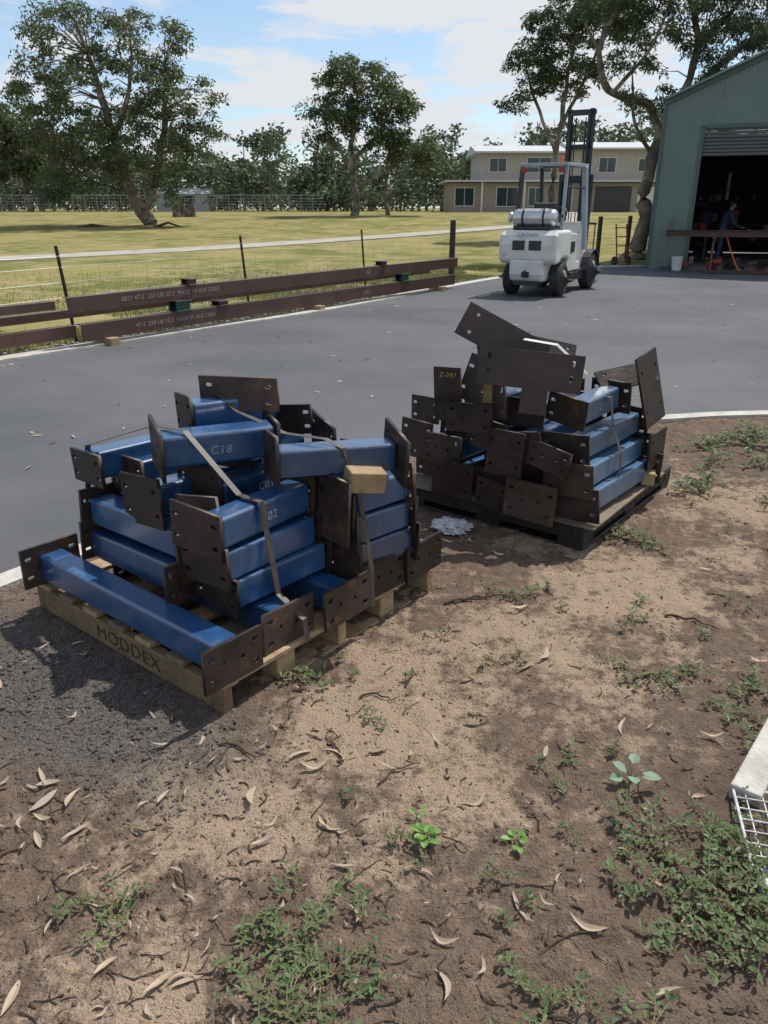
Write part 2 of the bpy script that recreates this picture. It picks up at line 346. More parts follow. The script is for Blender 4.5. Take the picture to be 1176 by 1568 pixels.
while len(pts)<9000:
    y=.7+5*rng.random()**1.7; x=rng.uniform(-.75*y-.3,.75*y+.3)
    if y<np.interp(x,kx,ky)-.08: pts.append((x,y)); sz.append(min(.0013+rng.exponential(.0017),.011))
pebbles('soil_crumb_scatter',pts,sz,M_peb2)
# ---------------------------------------------------------------- leaf litter & twigs
def litter_pt():
    while True:
        y=.75+3.6*rng.random()**1.6; x=rng.uniform(-.72*y-.2,.72*y+.2)
        if y>np.interp(x,kx,ky)-.1: continue
        p=.30+.70*math.exp(-((x+.8)**2+(y-1.5)**2)/.7)+.3*math.exp(-((x-.3)**2+(y-1.4)**2)/.2)
        if rng.random()<p: return x,y
mbl=MB()
for k in range(360):
    x,y=litter_pt(); ln=.018+.075*rng.random()**1.8; wd=ln*rng.uniform(.12,.26); a=rng.uniform(0,6.28); cv=rng.uniform(-.6,.6); lift=rng.uniform(0,.014); tw=rng.uniform(-.5,.5)
    n=7; z0=zd(x,y)+.007; vs_=[]; sk_=rng.uniform(.6,1.3); lft=rng.uniform(-.004,.012)
    for i in range(n+1):
        t=i/n; wv=wd*max(.03,math.sin(math.pi*min(1,max(.0,t**sk_))))**.8/2
        px=(t-.5)*ln; py=cv*ln*(t-.5)**2*2; pz=z0+lift*abs(t-.5)*2+lft*t
        for sgn in(-1,0,1):
            qx=px; qy=py+sgn*wv
            vs_.append((x+qx*math.cos(a)-qy*math.sin(a),y+qx*math.sin(a)+qy*math.cos(a),pz+sgn*wv*tw+wv*.35*abs(sgn)))
    mbl.add(vs_,[q_ for i in range(n) for q_ in ((3*i,3*i+3,3*i+4,3*i+1),(3*i+1,3*i+4,3*i+5,3*i+2))])
M_dry=leafmat('dry_leaves',[(.40,.30,.21),(.28,.15,.10),(.50,.43,.34),(.36,.15,.09),(.22,.17,.13),(.48,.30,.15),(.36,.30,.24),(.42,.22,.15)],trans=.12,rough=.5)
mbl.obj('dry_leaf_litter',[M_dry])
mbt=MB()
for k in range(1200):
    x,y=litter_pt(); ln=min(.010+rng.exponential(.024),.16); a=rng.uniform(0,6.28); r=rng.uniform(.0008,.0026)*(1+ln*4)
    bnd=rng.uniform(-.3,.3)*ln; pts_=[]
    for t in(0,.33,.66,1):
        px=(t-.5)*ln; py=bnd*math.sin(t*3.1); X_=x+px*math.cos(a)-py*math.sin(a); Y_=y+px*math.sin(a)+py*math.cos(a)
        pts_.append((X_,Y_,zd(X_,Y_)+r+.001))
    mbt.tube(pts_,[r,r*.9,r*.8,r*.4],5)
for (x,y,a,ln,r) in ((.95,2.35,.55,.22,.005),(-.02,2.22,.1,.14,.004),(.42,2.95,.35,.26,.005),(.36,2.92,.2,.2,.006),(1.25,2.75,-.5,.2,.005),(.05,1.85,.7,.17,.0035),(-.1,1.2,.4,.15,.0035),(-.15,1.95,1.9,.12,.004),(-.45,1.95,-.3,.14,.004),(.1,2.35,1.2,.12,.004)):
    pts_=[]
    for t in np.linspace(0,1,8):
        X_=x+ln*(t-.5)*math.cos(a)+rng.uniform(-.006,.006); Y_=y+ln*(t-.5)*math.sin(a)+.02*math.sin(5*t)+rng.uniform(-.006,.006); pts_.append((X_,Y_,zd(X_,Y_)+.006+.006*t))
    mbt.tube(pts_,[r,r,r*.95,r*.9,r*.8,r*.6,r*.5,r*.3],6)
M_twig=leafmat('twig_bark',[(.07,.05,.037),(.13,.10,.075),(.04,.03,.024),(.22,.16,.12)],trans=0,rough=.9)
mbt.obj('twig_scatter',[M_twig])
# ---------------------------------------------------------------- weeds
M_weed=leafmat('weed_leaves',[(.095,.145,.055),(.15,.215,.085),(.21,.275,.125),(.12,.165,.07),(.26,.31,.17)],trans=.25,rough=.5)
M_weedl=leafmat('broad_leaves',[(.14,.27,.06),(.19,.33,.09)],trans=.3,rough=.45)
M_stem=mat('weed_stem',(.24,.15,.09),(.18,.17,.08),scale=20,rough=.8)
def leaf(mb,p,d,ln,wd,tilt,mi=0):
    d=Vector(d).normalized(); side=d.cross(Vector((0,0,1))); 
    if side.length<.1: side=Vector((1,0,0))
    side.normalize(); up=side.cross(d); side=(side+up*tilt).normalized(); up=side.cross(d)
    p=Vector(p); q=[p,p+d*ln*.35+side*wd*.5+up*wd*.18,p+d*ln*.75+side*wd*.42+up*wd*.15,p+d*ln,p+d*ln*.75-side*wd*.42+up*wd*.15,p+d*ln*.35-side*wd*.5+up*wd*.18,p+d*ln*.45]
    mb.add(q,[(0,1,6),(1,2,3,6),(6,3,4,5),(0,6,5)],mi)
def weed(mb,x,y,rad,n,ls=.012,h=.02):
    n=max(3,int(n*.62))
    for i in range(n):
        a=rng.uniform(0,6.28); ln=rad*rng.uniform(.35,1.3); st=[]; px,py=x,y; k=max(4,int(ln/.013)); hh=h*rng.uniform(.5,1.5)
        for j in range(k+1):
            t=j/k; a+=rng.uniform(-.24,.24); st.append((px,py,zd(px,py)+.009+hh*math.sin(min(1,t*1.3)*2.6)*rng.uniform(.8,1.1)))
            px+=math.cos(a)*ln/k; py+=math.sin(a)*ln/k
        mb.tube(st,[.0015]*(k)+[.0006],4,mi=1,cap=False)
        for j in range(1,k+1):
            for s_ in(-1,1):
                if rng.random()<.18: continue
                aa=a+s_*rng.uniform(.4,1.6); sc=rng.uniform(.45,1.2)*ls*(1 if j<k else 1.35)
                leaf(mb,st[j],(math.cos(aa),math.sin(aa),rng.uniform(-.1,.7)),sc*1.5,sc*.72,rng.uniform(-.6,.6))
def weedobj(name,lst):
    mb=MB()
    for a in lst: weed(mb,*a)
    return mb.obj(name,[M_weed,M_stem])
weedobj('creeping_weed',[(.84+rng.normal(0,.10),1.42+rng.normal(0,.14),.13,11,.0135,.035) for _ in range(11)]+[(.72,1.60,.14,14,.013,.03),(.68,1.42,.09,9,.013,.02),(.90,1.62,.12,12,.012,.03),(.66,1.25,.08,8,.013,.02),(.80,1.22,.14,13,.013,.03),(.95,1.42,.12,12,.013,.03),(.62,1.55,.07,7,.012,.02)])
weedobj('creeping_weed',[(-.19,1.27,.17,22,.0125,.025),(-.11,1.20,.14,14,.0125,.02),(-.26,1.37,.11,10,.012,.02),(-.2,1.10,.15,18,.0125,.03),(-.05,1.33,.08,7,.011,.02),(-.22,1.45,.06,7,.011,.02)])
weedobj('creeping_weed',[(-.66,1.39,.11,14,.0115,.02),(-.60,1.31,.07,8,.011,.02),(-.78,1.33,.06,6,.011,.02)])
weedobj('creeping_weed',[(.98,2.36,.12,14,.0125,.02),(.90,2.45,.08,8,.012,.02),(1.12,2.42,.07,6,.012,.02)])
weedobj('creeping_weed',[(1.22,2.14,.09,10,.013,.02),(1.30,2.28,.08,9,.015,.03),(1.15,2.02,.07,8,.013,.02),(.57,1.92,.06,8,.013,.02)])
weedobj('creeping_weed',[(.60,2.95,.09,12,.014,.03),(.52,3.0,.06,6,.013,.03),(1.0,2.76,.07,8,.014,.02),(1.1,2.92,.05,6,.013,.02)])
weedobj('creeping_weed',[(1.22,3.62,.13,15,.018,.04),(1.32,3.5,.09,9,.016,.03)])
weedobj('creeping_weed',[(1.9,4.28,.18,18,.02,.05),(2.0,4.5,.14,12,.02,.05),(2.25,4.1,.12,10,.018,.04)])
weedobj('creeping_weed',[(2.3,5.2,.22,18,.022,.05),(2.6,5.25,.24,20,.022,.06),(2.75,5.5,.22,16,.022,.06),(2.2,4.9,.16,12,.02,.05),(2.5,4.8,.14,10,.02,.05)])
weedobj('creeping_weed',[(-1.72,2.62,.10,12,.015,.03),(-1.75,2.45,.08,9,.014,.03),(-.3,2.33,.055,13,.015,.03),(.0,2.05,.04,5,.01,.02),(.35,1.12,.09,12,.0125,.02),(.30,1.05,.08,9,.0125,.02),(.1,1.5,.03,4,.01,.02),(.28,1.47,.05,7,.012,.03),(.55,1.08,.07,9,.012,.02)])
sm=[]
for _ in range(80):
    y=rng.uniform(1.1,4.8); x=rng.uniform(-.1*y,.62*y)
    if y<3.1 or x>1.1: sm.append((x,y,rng.uniform(.015,.045),int(rng.integers(4,8)),.010,.02))
weedobj('seedling_scatter',sm)
def broad(x,y,n,ls,h,m=None):
    mb=MB()
    for i in range(n):
        a=i*2.4+rng.uniform(-.3,.3); r=ls*rng.uniform(.15,.8); zb=zd(x,y); p=(x+r*math.cos(a),y+r*math.sin(a),zb+h*rng.uniform(.4,1))
        mb.tube([(x,y,zb),((x+p[0])/2,(y+p[1])/2,zb+h*.7),p],[.0015,.0013,.001],4,mi=1,cap=False)
        leaf(mb,p,(math.cos(a),math.sin(a),rng.uniform(-.1,.4)),ls*rng.uniform(.7,1.1),ls*rng.uniform(.6,.8),rng.uniform(-.3,.3))
    return mb.obj('broadleaf_weed',[m or M_weedl,M_stem])
broad(.11,1.58,15,.030,.035); broad(.35,1.57,9,.028,.03); broad(.72,1.80,6,.05,.07,leafmat('pale_leaves',[(.18,.29,.19),(.24,.35,.24)],trans=.25))
broad(.09,1.66,5,.02,.03)
def blades(name,pts,h,m,w=.006):
    n=len(pts); P=np.array(pts); a=rng.uniform(0,6.28,n); hh=h*rng.uniform(.5,1.2,n); ln=rng.uniform(0,.6,n)*hh
    dx=np.cos(a);dy=np.sin(a); b0=P.copy(); b1=P.copy(); t=P.copy()
    b0[:,0]-=dy*w;b0[:,1]+=dx*w;b1[:,0]+=dy*w;b1[:,1]-=dx*w; t[:,0]+=dx*ln;t[:,1]+=dy*ln;t[:,2]+=hh
    V=np.stack([b0,b1,t],1).reshape(-1,3); F=np.arange(3*n).reshape(-1,3); return mesh_np(name,V,F,[m])
M_blade=leafmat('grass_blades',[(.10,.14,.04),(.17,.18,.06),(.27,.24,.10),(.36,.30,.16)],trans=.25)
ex=np.array([p.x for p in edge]); ey=np.array([p.y for p in edge])
pts=[]
while len(pts)<60000:
    y=rng.uniform(6,24); xe=np.interp(y,ey,ex); x=xe-.22-rng.exponential(2.6)
    if x<-14: continue
    if vn(x,y,.8,4,2)>-.25: pts.append((x,y,-.03))
blades('grass_tufts',pts,.06,M_blade,.007)
M_st=leafmat('edge_stone',[(.2,.19,.18),(.3,.29,.28),(.12,.12,.12)],trans=0,rough=.9)
pts=[]
for _ in range(900):
    t=rng.uniform(0,1); i=int(t*(len(edge)-1)); p=edge[i]; d=(edge[min(i+1,len(edge)-1)]-edge[max(0,i-1)]).normalized(); o_=.18+rng.exponential(.1)
    pts.append((p.x-d.y*o_+d.x*rng.uniform(-.2,.2),p.y+d.x*o_+d.y*rng.uniform(-.2,.2)))
pebbles('edging_stones',pts,[rng.uniform(.01,.035) for _ in pts],M_st)
mbl=MB()
for k in range(150):
    y=rng.uniform(4,16); x=rng.uniform(-.5*y,.5*y)
    if y<np.interp(x,kx,ky)+.2 or x<np.interp(y,ey,ex)+.3: continue
    a=rng.uniform(0,6.28); ln=rng.uniform(.025,.06); w_=ln*.22
    c_,s_=math.cos(a),math.sin(a)
    mbl.add([(x-ln*c_,y-ln*s_,.012),(x+w_*s_,y-w_*c_,.02),(x+ln*c_,y+ln*s_,.014),(x-w_*s_,y+w_*c_,.012)],[(0,1,2,3)])
mbl.obj('fallen_leaves',[M_dry])
# ---------------------------------------------------------------- steel plates (real slotted plates)
_pc={}
def plate_mesh(w,h,th=.012,kind='a'):
    key=(w,h,th,kind)
    if key in _pc: return _pc[key]
    c=bpy.data.curves.new('end_plate','CURVE'); c.dimensions='2D'; c.fill_mode='BOTH'; c.extrude=th/2; c.bevel_depth=.0008
    def spl(pts):
        s_=c.splines.new('POLY'); s_.points.add(len(pts)-1)
        for p,q in zip(s_.points,pts): p.co=(q[0],q[1],0,1)
        s_.use_cyclic_u=True
    out=[(-w/2,-h/2),(w/2,-h/2),(w/2,h/2),(-w/2,h/2)]
    if kind=='L': out=[(-w/2,h/2),(-w/2,-h*.1),(-w*.05,-h*.1),(-w*.05,-h/2),(w*.2,-h/2),(w*.2,-h*.1),(w/2,-h*.1),(w/2,h/2)]
    spl(out)
    def slot(x,y,l,r,vert=False):
        pts=[]
        for k in range(12):
            a=2*math.pi*k/12+.01; px=r*math.cos(a); py=r*math.sin(a)
            px+=(l/2 if px>0 else -l/2); pts.append((x+py,y+px) if vert else (x+px,y+py))
        spl(pts)
    if kind=='n': pass
    elif kind=='h':
        for sx in(-1,1):
            for sy in(-1,1): slot(sx*w*.36,sy*h*.28,.0,.010)
    elif kind=='m':
        for sx in(-.38,.38):
            for sy in(-.27,.27): slot(sx*w,sy*h,.010,.010)
        slot(-.15*w,0,.0,.009); slot(.17*w,.05*h,0,.009)
    elif kind=='L':
        for sx in(-.4,.4):
            for yy in(.12,.36): slot(sx*w,yy*h,.014,.009,True)
    else:
        for sx in(-1,1):
            for sy in(-1,1): slot(sx*w*.38,sy*h*.24,.014,.009,kind=='v')
    c.materials.append(M_plate)
    o=bpy.data.objects.new('tmp',c); COL.objects.link(o); dg=bpy.context.evaluated_depsgraph_get()
    me=bpy.data.meshes.new_from_object(o.evaluated_get(dg)); bpy.data.objects.remove(o); _pc[key]=me
    if not me.materials: me.materials.append(M_plate)
    return me
def plate(par,x,y,z,yaw,w=.25,h=.15,roll=0,tilt=0,kind='a',th=.012):
    o=bpy.data.objects.new('end_plate',plate_mesh(w,h,th,kind)); link(o,par)
    o.matrix_local=Matrix.Translation((x,y,z))@Matrix.Rotation(R(yaw),4,'Z')@Matrix.Rotation(R(90+tilt),4,'X')@Matrix.Rotation(R(roll),4,'Z'); return o
def member(par,x,y,zt,ln,yaw,m=None,w=.105,h=.112,pa=None,pb=None,lab=None,pitch_=0,rollx=0):
    mb=MB(); mb.box((ln/2,0,-h/2),(ln,w,h)); o=mb.obj('steel_column',[m or M_blue],par,bevel=.012,seg=3,smooth=False)
    MM=Matrix.Translation((x,y,zt))@Matrix.Rotation(R(yaw),4,'Z')@Matrix.Rotation(R(pitch_+rng.uniform(-.8,.8)),4,'Y')@Matrix.Rotation(R(rollx+rng.uniform(-1.5,1.5)),4,'X')
    o.matrix_local=MM
    for pp,xx in ((pa,-.006),(pb,ln+.006)):
        if not pp: continue
        pw,ph,os_,oz,kd,rl=pp
        q=bpy.data.objects.new('end_plate',plate_mesh(pw,ph,.012,kd)); link(q,par)
        q.matrix_local=MM@Matrix.Translation((xx,os_,-h/2+oz))@Matrix.Rotation(R(90),4,'Z')@Matrix.Rotation(R(90),4,'X')@Matrix.Rotation(R(rl),4,'Z')
    if lab:
        text('chalk_label',lab,.044,MM@Matrix.Translation((ln*.5,-w/2-.0012,-h*.55))@Matrix.Rotation(R(90),4,'X')@Matrix.Rotation(R(rng.uniform(-8,8)),4,'Z'),M_chalk,par)
    return o
e=empty('wooden_pallet',(P0[0],P0[1],.012),math.atan2(A[1],A[0]))
mb=MB()
for i,s in enumerate((.02,.585,1.16)):
    mb.box((s+.003*i,.6,.06),(.04 if i!=1 else .045,1.2,.10),mi=0 if i==0 else 1)
for k,t in enumerate((.05,.26,.44,.62,.80,.97,1.15)):
    mb.box((.6,t,.121),(1.2,.095 if k not in(0,6) else .10,.020),Matrix.Rotation(R(rng.uniform(-.8,.8)),3,'Z'),mi=2 if k%2 else 1)
for t in (.05,.6,1.15): mb.box((.6,t,.002),(1.19,.095,.018),mi=1)
for s in (.3,.88): mb.box((s,.055,.058),(.09,.085,.088),mi=1)
mb.obj('pallet_boards',[M_wood,M_wood2,M_woodg],e,bevel=.003,seg=1)
text('stencil','MODDEX',.078,Matrix.Translation((-.0025,.55,.06))@Matrix.Rotation(R(-90),4,'Z')@Matrix.Rotation(R(90),4,'X')@Matrix.Scale(1.15,4,(1,0,0)),M_ink,e).data.shear=0
mb=MB()
for t in(.05,.6,1.15):
    for dz in(.03,.08): mb.tube([(-.002,t+.01,dz),(.002,t+.01,dz)],.004,8)
mb.obj('nail_heads',[M_dgrey],e)
st=empty('steel_column_stack',(P0[0],P0[1],0),math.atan2(A[1],A[0]))
ZB=.145
def pl(os_=.06,oz=0,kd='a',rl=0,w=.25,h=.15): return (w,h,os_,oz,kd,rl)
for s,ln,t0,kd in ((.06,1.14,.0,'m'),(.34,.9,.03,'m'),(.60,1.0,-.02,'m'),(.86,1.0,.01,'m'),(1.10,1.0,-.01,'m')):
    member(st,s,t0,ZB+.125,ln,90+rng.uniform(-1.5,1.5),pa=(.245,.155,.01,.005,kd,rng.uniform(-3,3)),pb=(.25,.17,0,.01,'a',0))
member(st,.20,.42,.385,.55,90,pa=(.2,.15,-.0,.0,'v',0),pb=(.22,.16,-.02,.02,'a',3))
member(st,.24,.40,.51,.58,92,pa=(.22,.20,-.02,-.03,'v',-3),pb=(.22,.18,-.02,0,'a',4),lab=None)
text('chalk_label','C09',.044,Matrix.Translation((.1825,.62,.445))@Matrix.Rotation(R(-88),4,'Z')@Matrix.Rotation(R(90),4,'X'),M_chalk,st)
member(st,.42,.55,.385,.5,90,pb=pl()); member(st,.48,.55,.51,.5,90,pb=pl())
for z,s0,yw,lab,ps in ((.395,.205,-2,None,(.24,.15,.05,0,'a',5)),(.515,.175,1,None,(.25,.15,.06,-.012,'a',-4)),(.64,.16,3,'C02',(.25,.17,.07,-.01,'a',3))):
    member(st,s0,.195,z,.44,yw,pa=ps,pb=(.20,.16,.03,0,'v',4),lab=lab)
for z,s0,lab in ((.40,.32,None),(.525,.34,None),(.655,.38,'C03')):
    member(st,s0,.43,z,.40,rng.uniform(-5,5),pa=(.24,.17,.09,.02,'a',-3),pb=(.2,.16,.03,0,'v',4),lab=lab)
member(st,.19,.62,.645,.5,-3,pa=(.26,.19,0,0,'a',-5),pb=pl())
member(st,.30,.88,.66,.5,-2,pa=(.24,.16,.0,0,'a',0),pb=pl())
member(st,.18,.96,.715,.55,-6,pa=(.25,.13,0,-.01,'a',-3),pb=pl())
member(st,.62,.62,.52,.5,0,pa=pl(),pb=pl()); member(st,.62,.8,.64,.5,0,pa=pl(),pb=pl())
for z,s0 in ((.385,.72),(.505,.70),(.63,.68)):
    member(st,s0,.075,z,.30,-6+rng.uniform(-4,4),pa=(.2,.17,.02,0,'v',rng.uniform(-6,6)),pb=(.2,.17,.02,.0,'v',rng.uniform(-6,6)))
for z in (.385,.505,.62): member(st,.78,.30,z,.34,2,pa=pl(w=.2),pb=pl(w=.2))
member(st,.235,.55,.845,.42,-27,pa=(.25,.18,.02,0,'a',0),pb=(.2,.15,.03,0,'a',0),lab='C18',h=.12,rollx=3)
member(st,.485,.215,.800,.45,-32,pa=(.25,.17,.045,.01,'a',-6),pb=(.25,.18,-.02,.01,'h',8),h=.105,pitch_=1.5)
member(st,.46,.66,.905,.34,-20,pa=(.19,.15,.04,.0,'a',-6),pb=pl(w=.2))
plate(st,.62,.55,.925,-66,.33,.13,roll=1,kind='a')
member(st,.55,.5,.78,.38,10,pa=pl(),pb=pl(w=.2))
plate(st,.86,.33,.74,70,.2,.16,roll=12,tilt=-8); plate(st,.80,.46,.80,-70,.2,.12,roll=6)
plate(st,.62,.06,.56,84,.17,.26,roll=4,kind='v'); plate(st,1.0,.10,.58,86,.2,.26,roll=-8,kind='v'); plate(st,.235,.345,.53,97,.2,.25,roll=-8)
mb=MB(); mb.box((0,0,0),(.14,.085,.08)); mb.obj('timber_block',[M_wood2],st,loc=(.70,-.025,.675),rot=(R(6),R(8),R(-30)),bevel=.003,seg=1)
def ribbon(par,pts,w,wd,m,name='steel_strap'):
    mb=MB(); wd=Vector(wd).normalized()*w/2; vs_=[]
    for p in pts: vs_+= [tuple(Vector(p)-wd),tuple(Vector(p)+wd)]
    mb.add(vs_,[(2*i,2*i+1,2*i+3,2*i+2) for i in range(len(pts)-1)]); o=mb.obj(name,[m],par)
    s=o.modifiers.new('s','SOLIDIFY'); s.thickness=.0015; return o
ribbon(st,[(.18,1.05,.30),(.2,.98,.73),(.27,.62,.857),(.30,.48,.855),(.335,.25,.655),(.34,.138,.653),(.345,.132,.56),(.36,.10,.30),(.375,-.012,.23),(.38,-.02,.135)],.024,(1,0,0),M_strap)
ribbon(st,[(.60,1.0,.3),(.58,.8,.74),(.58,.62,.915),(.57,.5,.87),(.60,.28,.816),(.65,.12,.812),(.66,.04,.79),(.70,.01,.64),(.72,.0,.5),(.73,-.03,.3),(.73,-.035,.135)],.024,(1,0,0),M_strap)
# ---------------------------------------------------------------- second stack on black pallet
a2=R(52); Q0=(.98,3.46)
pb_=empty('plastic_pallet',(Q0[0],Q0[1],.012),a2)
mb=MB()
mb.box((.62,.55,.115),(1.24,1.1,.03))
mb.box((.62,.55,.012),(1.24,1.1,.016))
for s in(.07,.62,1.17):
    for t in(.07,.55,1.03): mb.box((s,t,.06),(.14,.14,.085))
mb.box((.62,.006,.085),(1.236,.016,.06)); mb.box((.006,.55,.085),(.016,1.096,.06)); mb.box((.62,1.094,.085),(1.236,.016,.06))
for i in range(16): mb.box((.04+i*.078,-.001,.09),(.012,.012,.05)); 
for i in range(14): mb.box((-.001,.05+i*.078,.09),(.012,.012,.05))
mb.obj('pallet_body',[M_black],pb_,bevel=.004,seg=1)
mb=MB(); mb.box((.5,.55,.140),(1.06,1.18,.012),Matrix.Rotation(R(1.5),3,'Z'))
mb.obj('plywood_sheet',[M_woodg],pb_,bevel=.002,seg=1)
s2=empty('steel_column_stack',(Q0[0],Q0[1],0),a2)
for z,s0,t0,m_,ln in ((.30,.04,.06,M_blue2,.80),(.425,.01,.09,M_blue2,.78),(.555,.05,.14,M_blue2,.70)):
    member(s2,s0,t0,z,ln,rng.uniform(-3,3),m=m_,pa=(.26,.17,.02,.0,'a',-4),pb=(.24,.17,.02,0,'a',4),lab='C06' if z>.5 else None)
member(s2,.16,.17,.72,.34,-5,m=M_blue2,pa=(.22,.15,.05,0,'a',8),pb=(.22,.16,0,0,'a',0),lab='C11',pitch_=-4)
for t0 in (.34,.56,.80,.98):
    for z in (.30,.425,.55):
        if t0>.9 and z>.45: continue
        member(s2,.03+rng.uniform(-.05,.14),t0+rng.uniform(-.03,.03),z+rng.uniform(-.005,.01),.62+rng.uniform(0,.2),rng.uniform(-8,8),m=M_blue,pa=(.24,.16,rng.uniform(-.03,.03),rng.uniform(-.02,.02),rng.choice(['a','m','h']).item(),rng.uniform(-9,9)),pb=(.24,.16,.0,0,'a',0))
member(s2,.15,.40,.68,.6,6,m=M_blue,pa=pl(),pb=pl()); member(s2,.2,.66,.68,.6,-6,m=M_blue,pa=pl(kd='h'),pb=pl())
member(s2,.9,.3,.30,.3,88,m=M_blue2,pa=pl(),pb=pl()); member(s2,.95,.25,.43,.3,90,m=M_blue2,pa=pl(),pb=pl())
P=lambda *a,**k: plate(s2,*a,**k)
P(-.05,.74,.25,-84,.24,.19,roll=-2,kind='h')
P(-.05,.50,.22,-96,.19,.15,roll=-6,kind='h')
P(-.07,.27,.24,-86,.27,.20,roll=-3,kind='m')
P(-.06,.43,.46,-80,.19,.23,roll=-3,kind='h')
P(-.04,.20,.47,-99,.24,.13,roll=-8,kind='m')
P(-.04,.66,.60,-84,.26,.15,roll=3,kind='h')
P(-.03,.80,.70,-85,.155,.28,roll=3,kind='n')
text('marker_label','Z-397',.036,Matrix.Translation((-.040,.80,.80))@Matrix.Rotation(R(-85),4,'Z')@Matrix.Rotation(R(90),4,'X'),M_yel,s2)
P(.0,.36,.815,-64,.50,.30,roll=-4,tilt=-8,kind='L')
P(.12,.58,.985,-60,.46,.17,roll=-27,tilt=-14,kind='h')
P(.25,.40,.93,-45,.30,.12,roll=-14,tilt=-30,kind='h')
P(.66,-.01,.72,-8,.20,.38,roll=12,tilt=-10,kind='h')
P(.60,.10,.78,-40,.34,.12,roll=10,tilt=-40,kind='h')
P(.82,-.03,.36,0,.24,.2,roll=0,kind='a')
P(.05,1.05,.42,-88,.2,.17,roll=-4,kind='a'); P(.2,1.10,.53,-88,.18,.15,kind='a')
P(.30,.75,.86,-20,.16,.20,roll=10,kind='h'); P(.35,.55,.88,30,.2,.16,roll=20,kind='a')
P(.12,.70,.76,-70,.18,.24,roll=-16,tilt=-12,kind='a'); P(.02,.56,.70,-100,.17,.20,roll=10,kind='v')
mb=MB(); mb.box((0,0,0),(.09,.07,.07)); mb.obj('timber_block',[M_wood2],s2,loc=(.78,-.02,.2),rot=(0,0,R(20)),bevel=.003,seg=1)
mb=MB(); mb.box((0,0,0),(.05,.05,.12)); mb.obj('timber_offcut',[M_wood],s2,loc=(.02,.58,.74),bevel=.003,seg=1)
ribbon(s2,[(.40,1.0,.5),(.38,.6,.80),(.36,.25,.725),(.36,.08,.715),(.37,.055,.56),(.385,.005,.43),(.39,-.0,.18)],.024,(1,0,0),M_strap)
ribbon(s2,[(.10,.45,1.0),(.16,.30,.98),(.2,.15,.85)],.02,(1,0,.3),M_gal)
bm=bmesh.new(); bmesh.ops.create_icosphere(bm,subdivisions=5,radius=.08)
for v in bm.verts:
    n=noise.fractal(v.co*22,.7,2,3); n2_=noise.noise(v.co*60); v.co*=1+.35*n+.12*n2_; v.co.z=max(v.co.z*.32,-.01); v.co.x*=1.25
me=bpy.data.meshes.new('plastic_bag'); bm.to_mesh(me); bm.free(); me.materials.append(mat('clear_plastic',(.55,.57,.6),(.35,.35,.36),scale=30,rough=.2)); o=bpy.data.objects.new('plastic_bag',me); o.location=(.36,3.72,.045); o.rotation_euler=(0,0,-.5); o.scale=(1,1,1.4); link(o)
# ---------------------------------------------------------------- white wire cage + concrete strip on right
cg=empty('wire_cage',(.93,1.47,.05),R(-14))
mb=MB()
for i in range(13): mb.tube([(.03+i*.045,0,0),(.03+i*.045,.30,0)],.0022,6)
for j in range(8): mb.tube([(0,.0+j*.043,.003),(.6,.0+j*.043,.003)],.0022,6)
for p,q in (((0,0,0),(0,.3,0)),((0,.3,0),(.6,.3,0)),((0,0,0),(.6,0,0)),((0,0,0),(0,0,-.03)),((0,.3,0),(0,.3,-.03))): mb.tube([p,q],.0045,8)
mb.obj('wire_grid',[mat('white_wire',(.6,.6,.6),(.4,.39,.37),scale=30,rough=.4)],cg)
mb=MB(); mb.box((1.42,2.22,.03),(.085,1.25,.07),Matrix.Rotation(R(-39),3,'Z')); mb.box((1.10,1.37,.025),(.36,.08,.05),Matrix.Rotation(R(-14),3,'Z'))
mb.obj('concrete_edge_strip',[M_conc],bevel=.006,seg=2)
# ---------------------------------------------------------------- long beams beside fence
bdir=Vector((5.25,7.65,0)).normalized(); bang=math.atan2(bdir.y,bdir.x)
def chan(name,loc,ln,h,dep,rot,m=M_beam):
    mb=MB(); t=.009
    mb.box((ln/2,0,h/2),(ln,t,h)); mb.box((ln/2,dep/2+t/2,h-t/2),(ln,dep,t)); mb.box((ln/2,dep/2+t/2,t/2),(ln,dep,t))
    return mb.obj(name,[m],None,loc,(0,0,rot),bevel=.0015,seg=1)
def along(s,off=0,z=0): return (-3.72+bdir.x*s-bdir.y*off,9.32+bdir.y*s+bdir.x*off,z)
b1=chan('steel_beam',along(.12,0,.09),9.1,.20,.09,bang)
b2=chan('steel_beam',along(0,.02,.43),9.35,.185,.09,bang)
b3=chan('steel_beam',along(-7,.22,.11),7.2,.15,.08,bang); b4=chan('steel_beam',along(-7,.2,.47),6.95,.10,.08,bang)
chan('steel_beam',along(-6.6,.42,.32),15.5,.10,.08,bang)
text('chalk_writing','0812 47-2  250 UB 37.3  MADE IN AUS 23065',.08,upright(1.6,-.008,.10,0),M_chalkb,b2)
text('chalk_writing','47-2  250 UB 37.3  MADE IN AUS 23065',.075,upright(1.5,-.008,.10,0),M_chalkb,b1)
text('chalk_writing','LEO',.10,upright(5.9,-.008,.10,0),M_chalkb,b1); text('chalk_writing','63',.10,upright(6.1,-.008,.10,0),M_chalkb,b2)
def stand(s,name,m,z0,z1,w=.28):
    e=empty(name,along(s,.08,0),bang); mb=MB()
    mb.box((0,0,z0+.006),(w,.22,.012)); mb.box((0,0,z1-.006),(w,.22,.012)); mb.box((0,-.07,(z0+z1)/2),(w*.9,.012,z1-z0-.024)); mb.box((0,.07,(z0+z1)/2),(w*.9,.012,z1-z0-.024)); mb.box((0,0,(z0+z1)/2),(.012,.126,z1-z0-.024))
    mb.obj('stand_body',[m],e,bevel=.002,seg=1)
stand(1.75,'steel_stand',M_green,.29,.43); stand(7.3,'steel_stand',M_green,.29,.43)
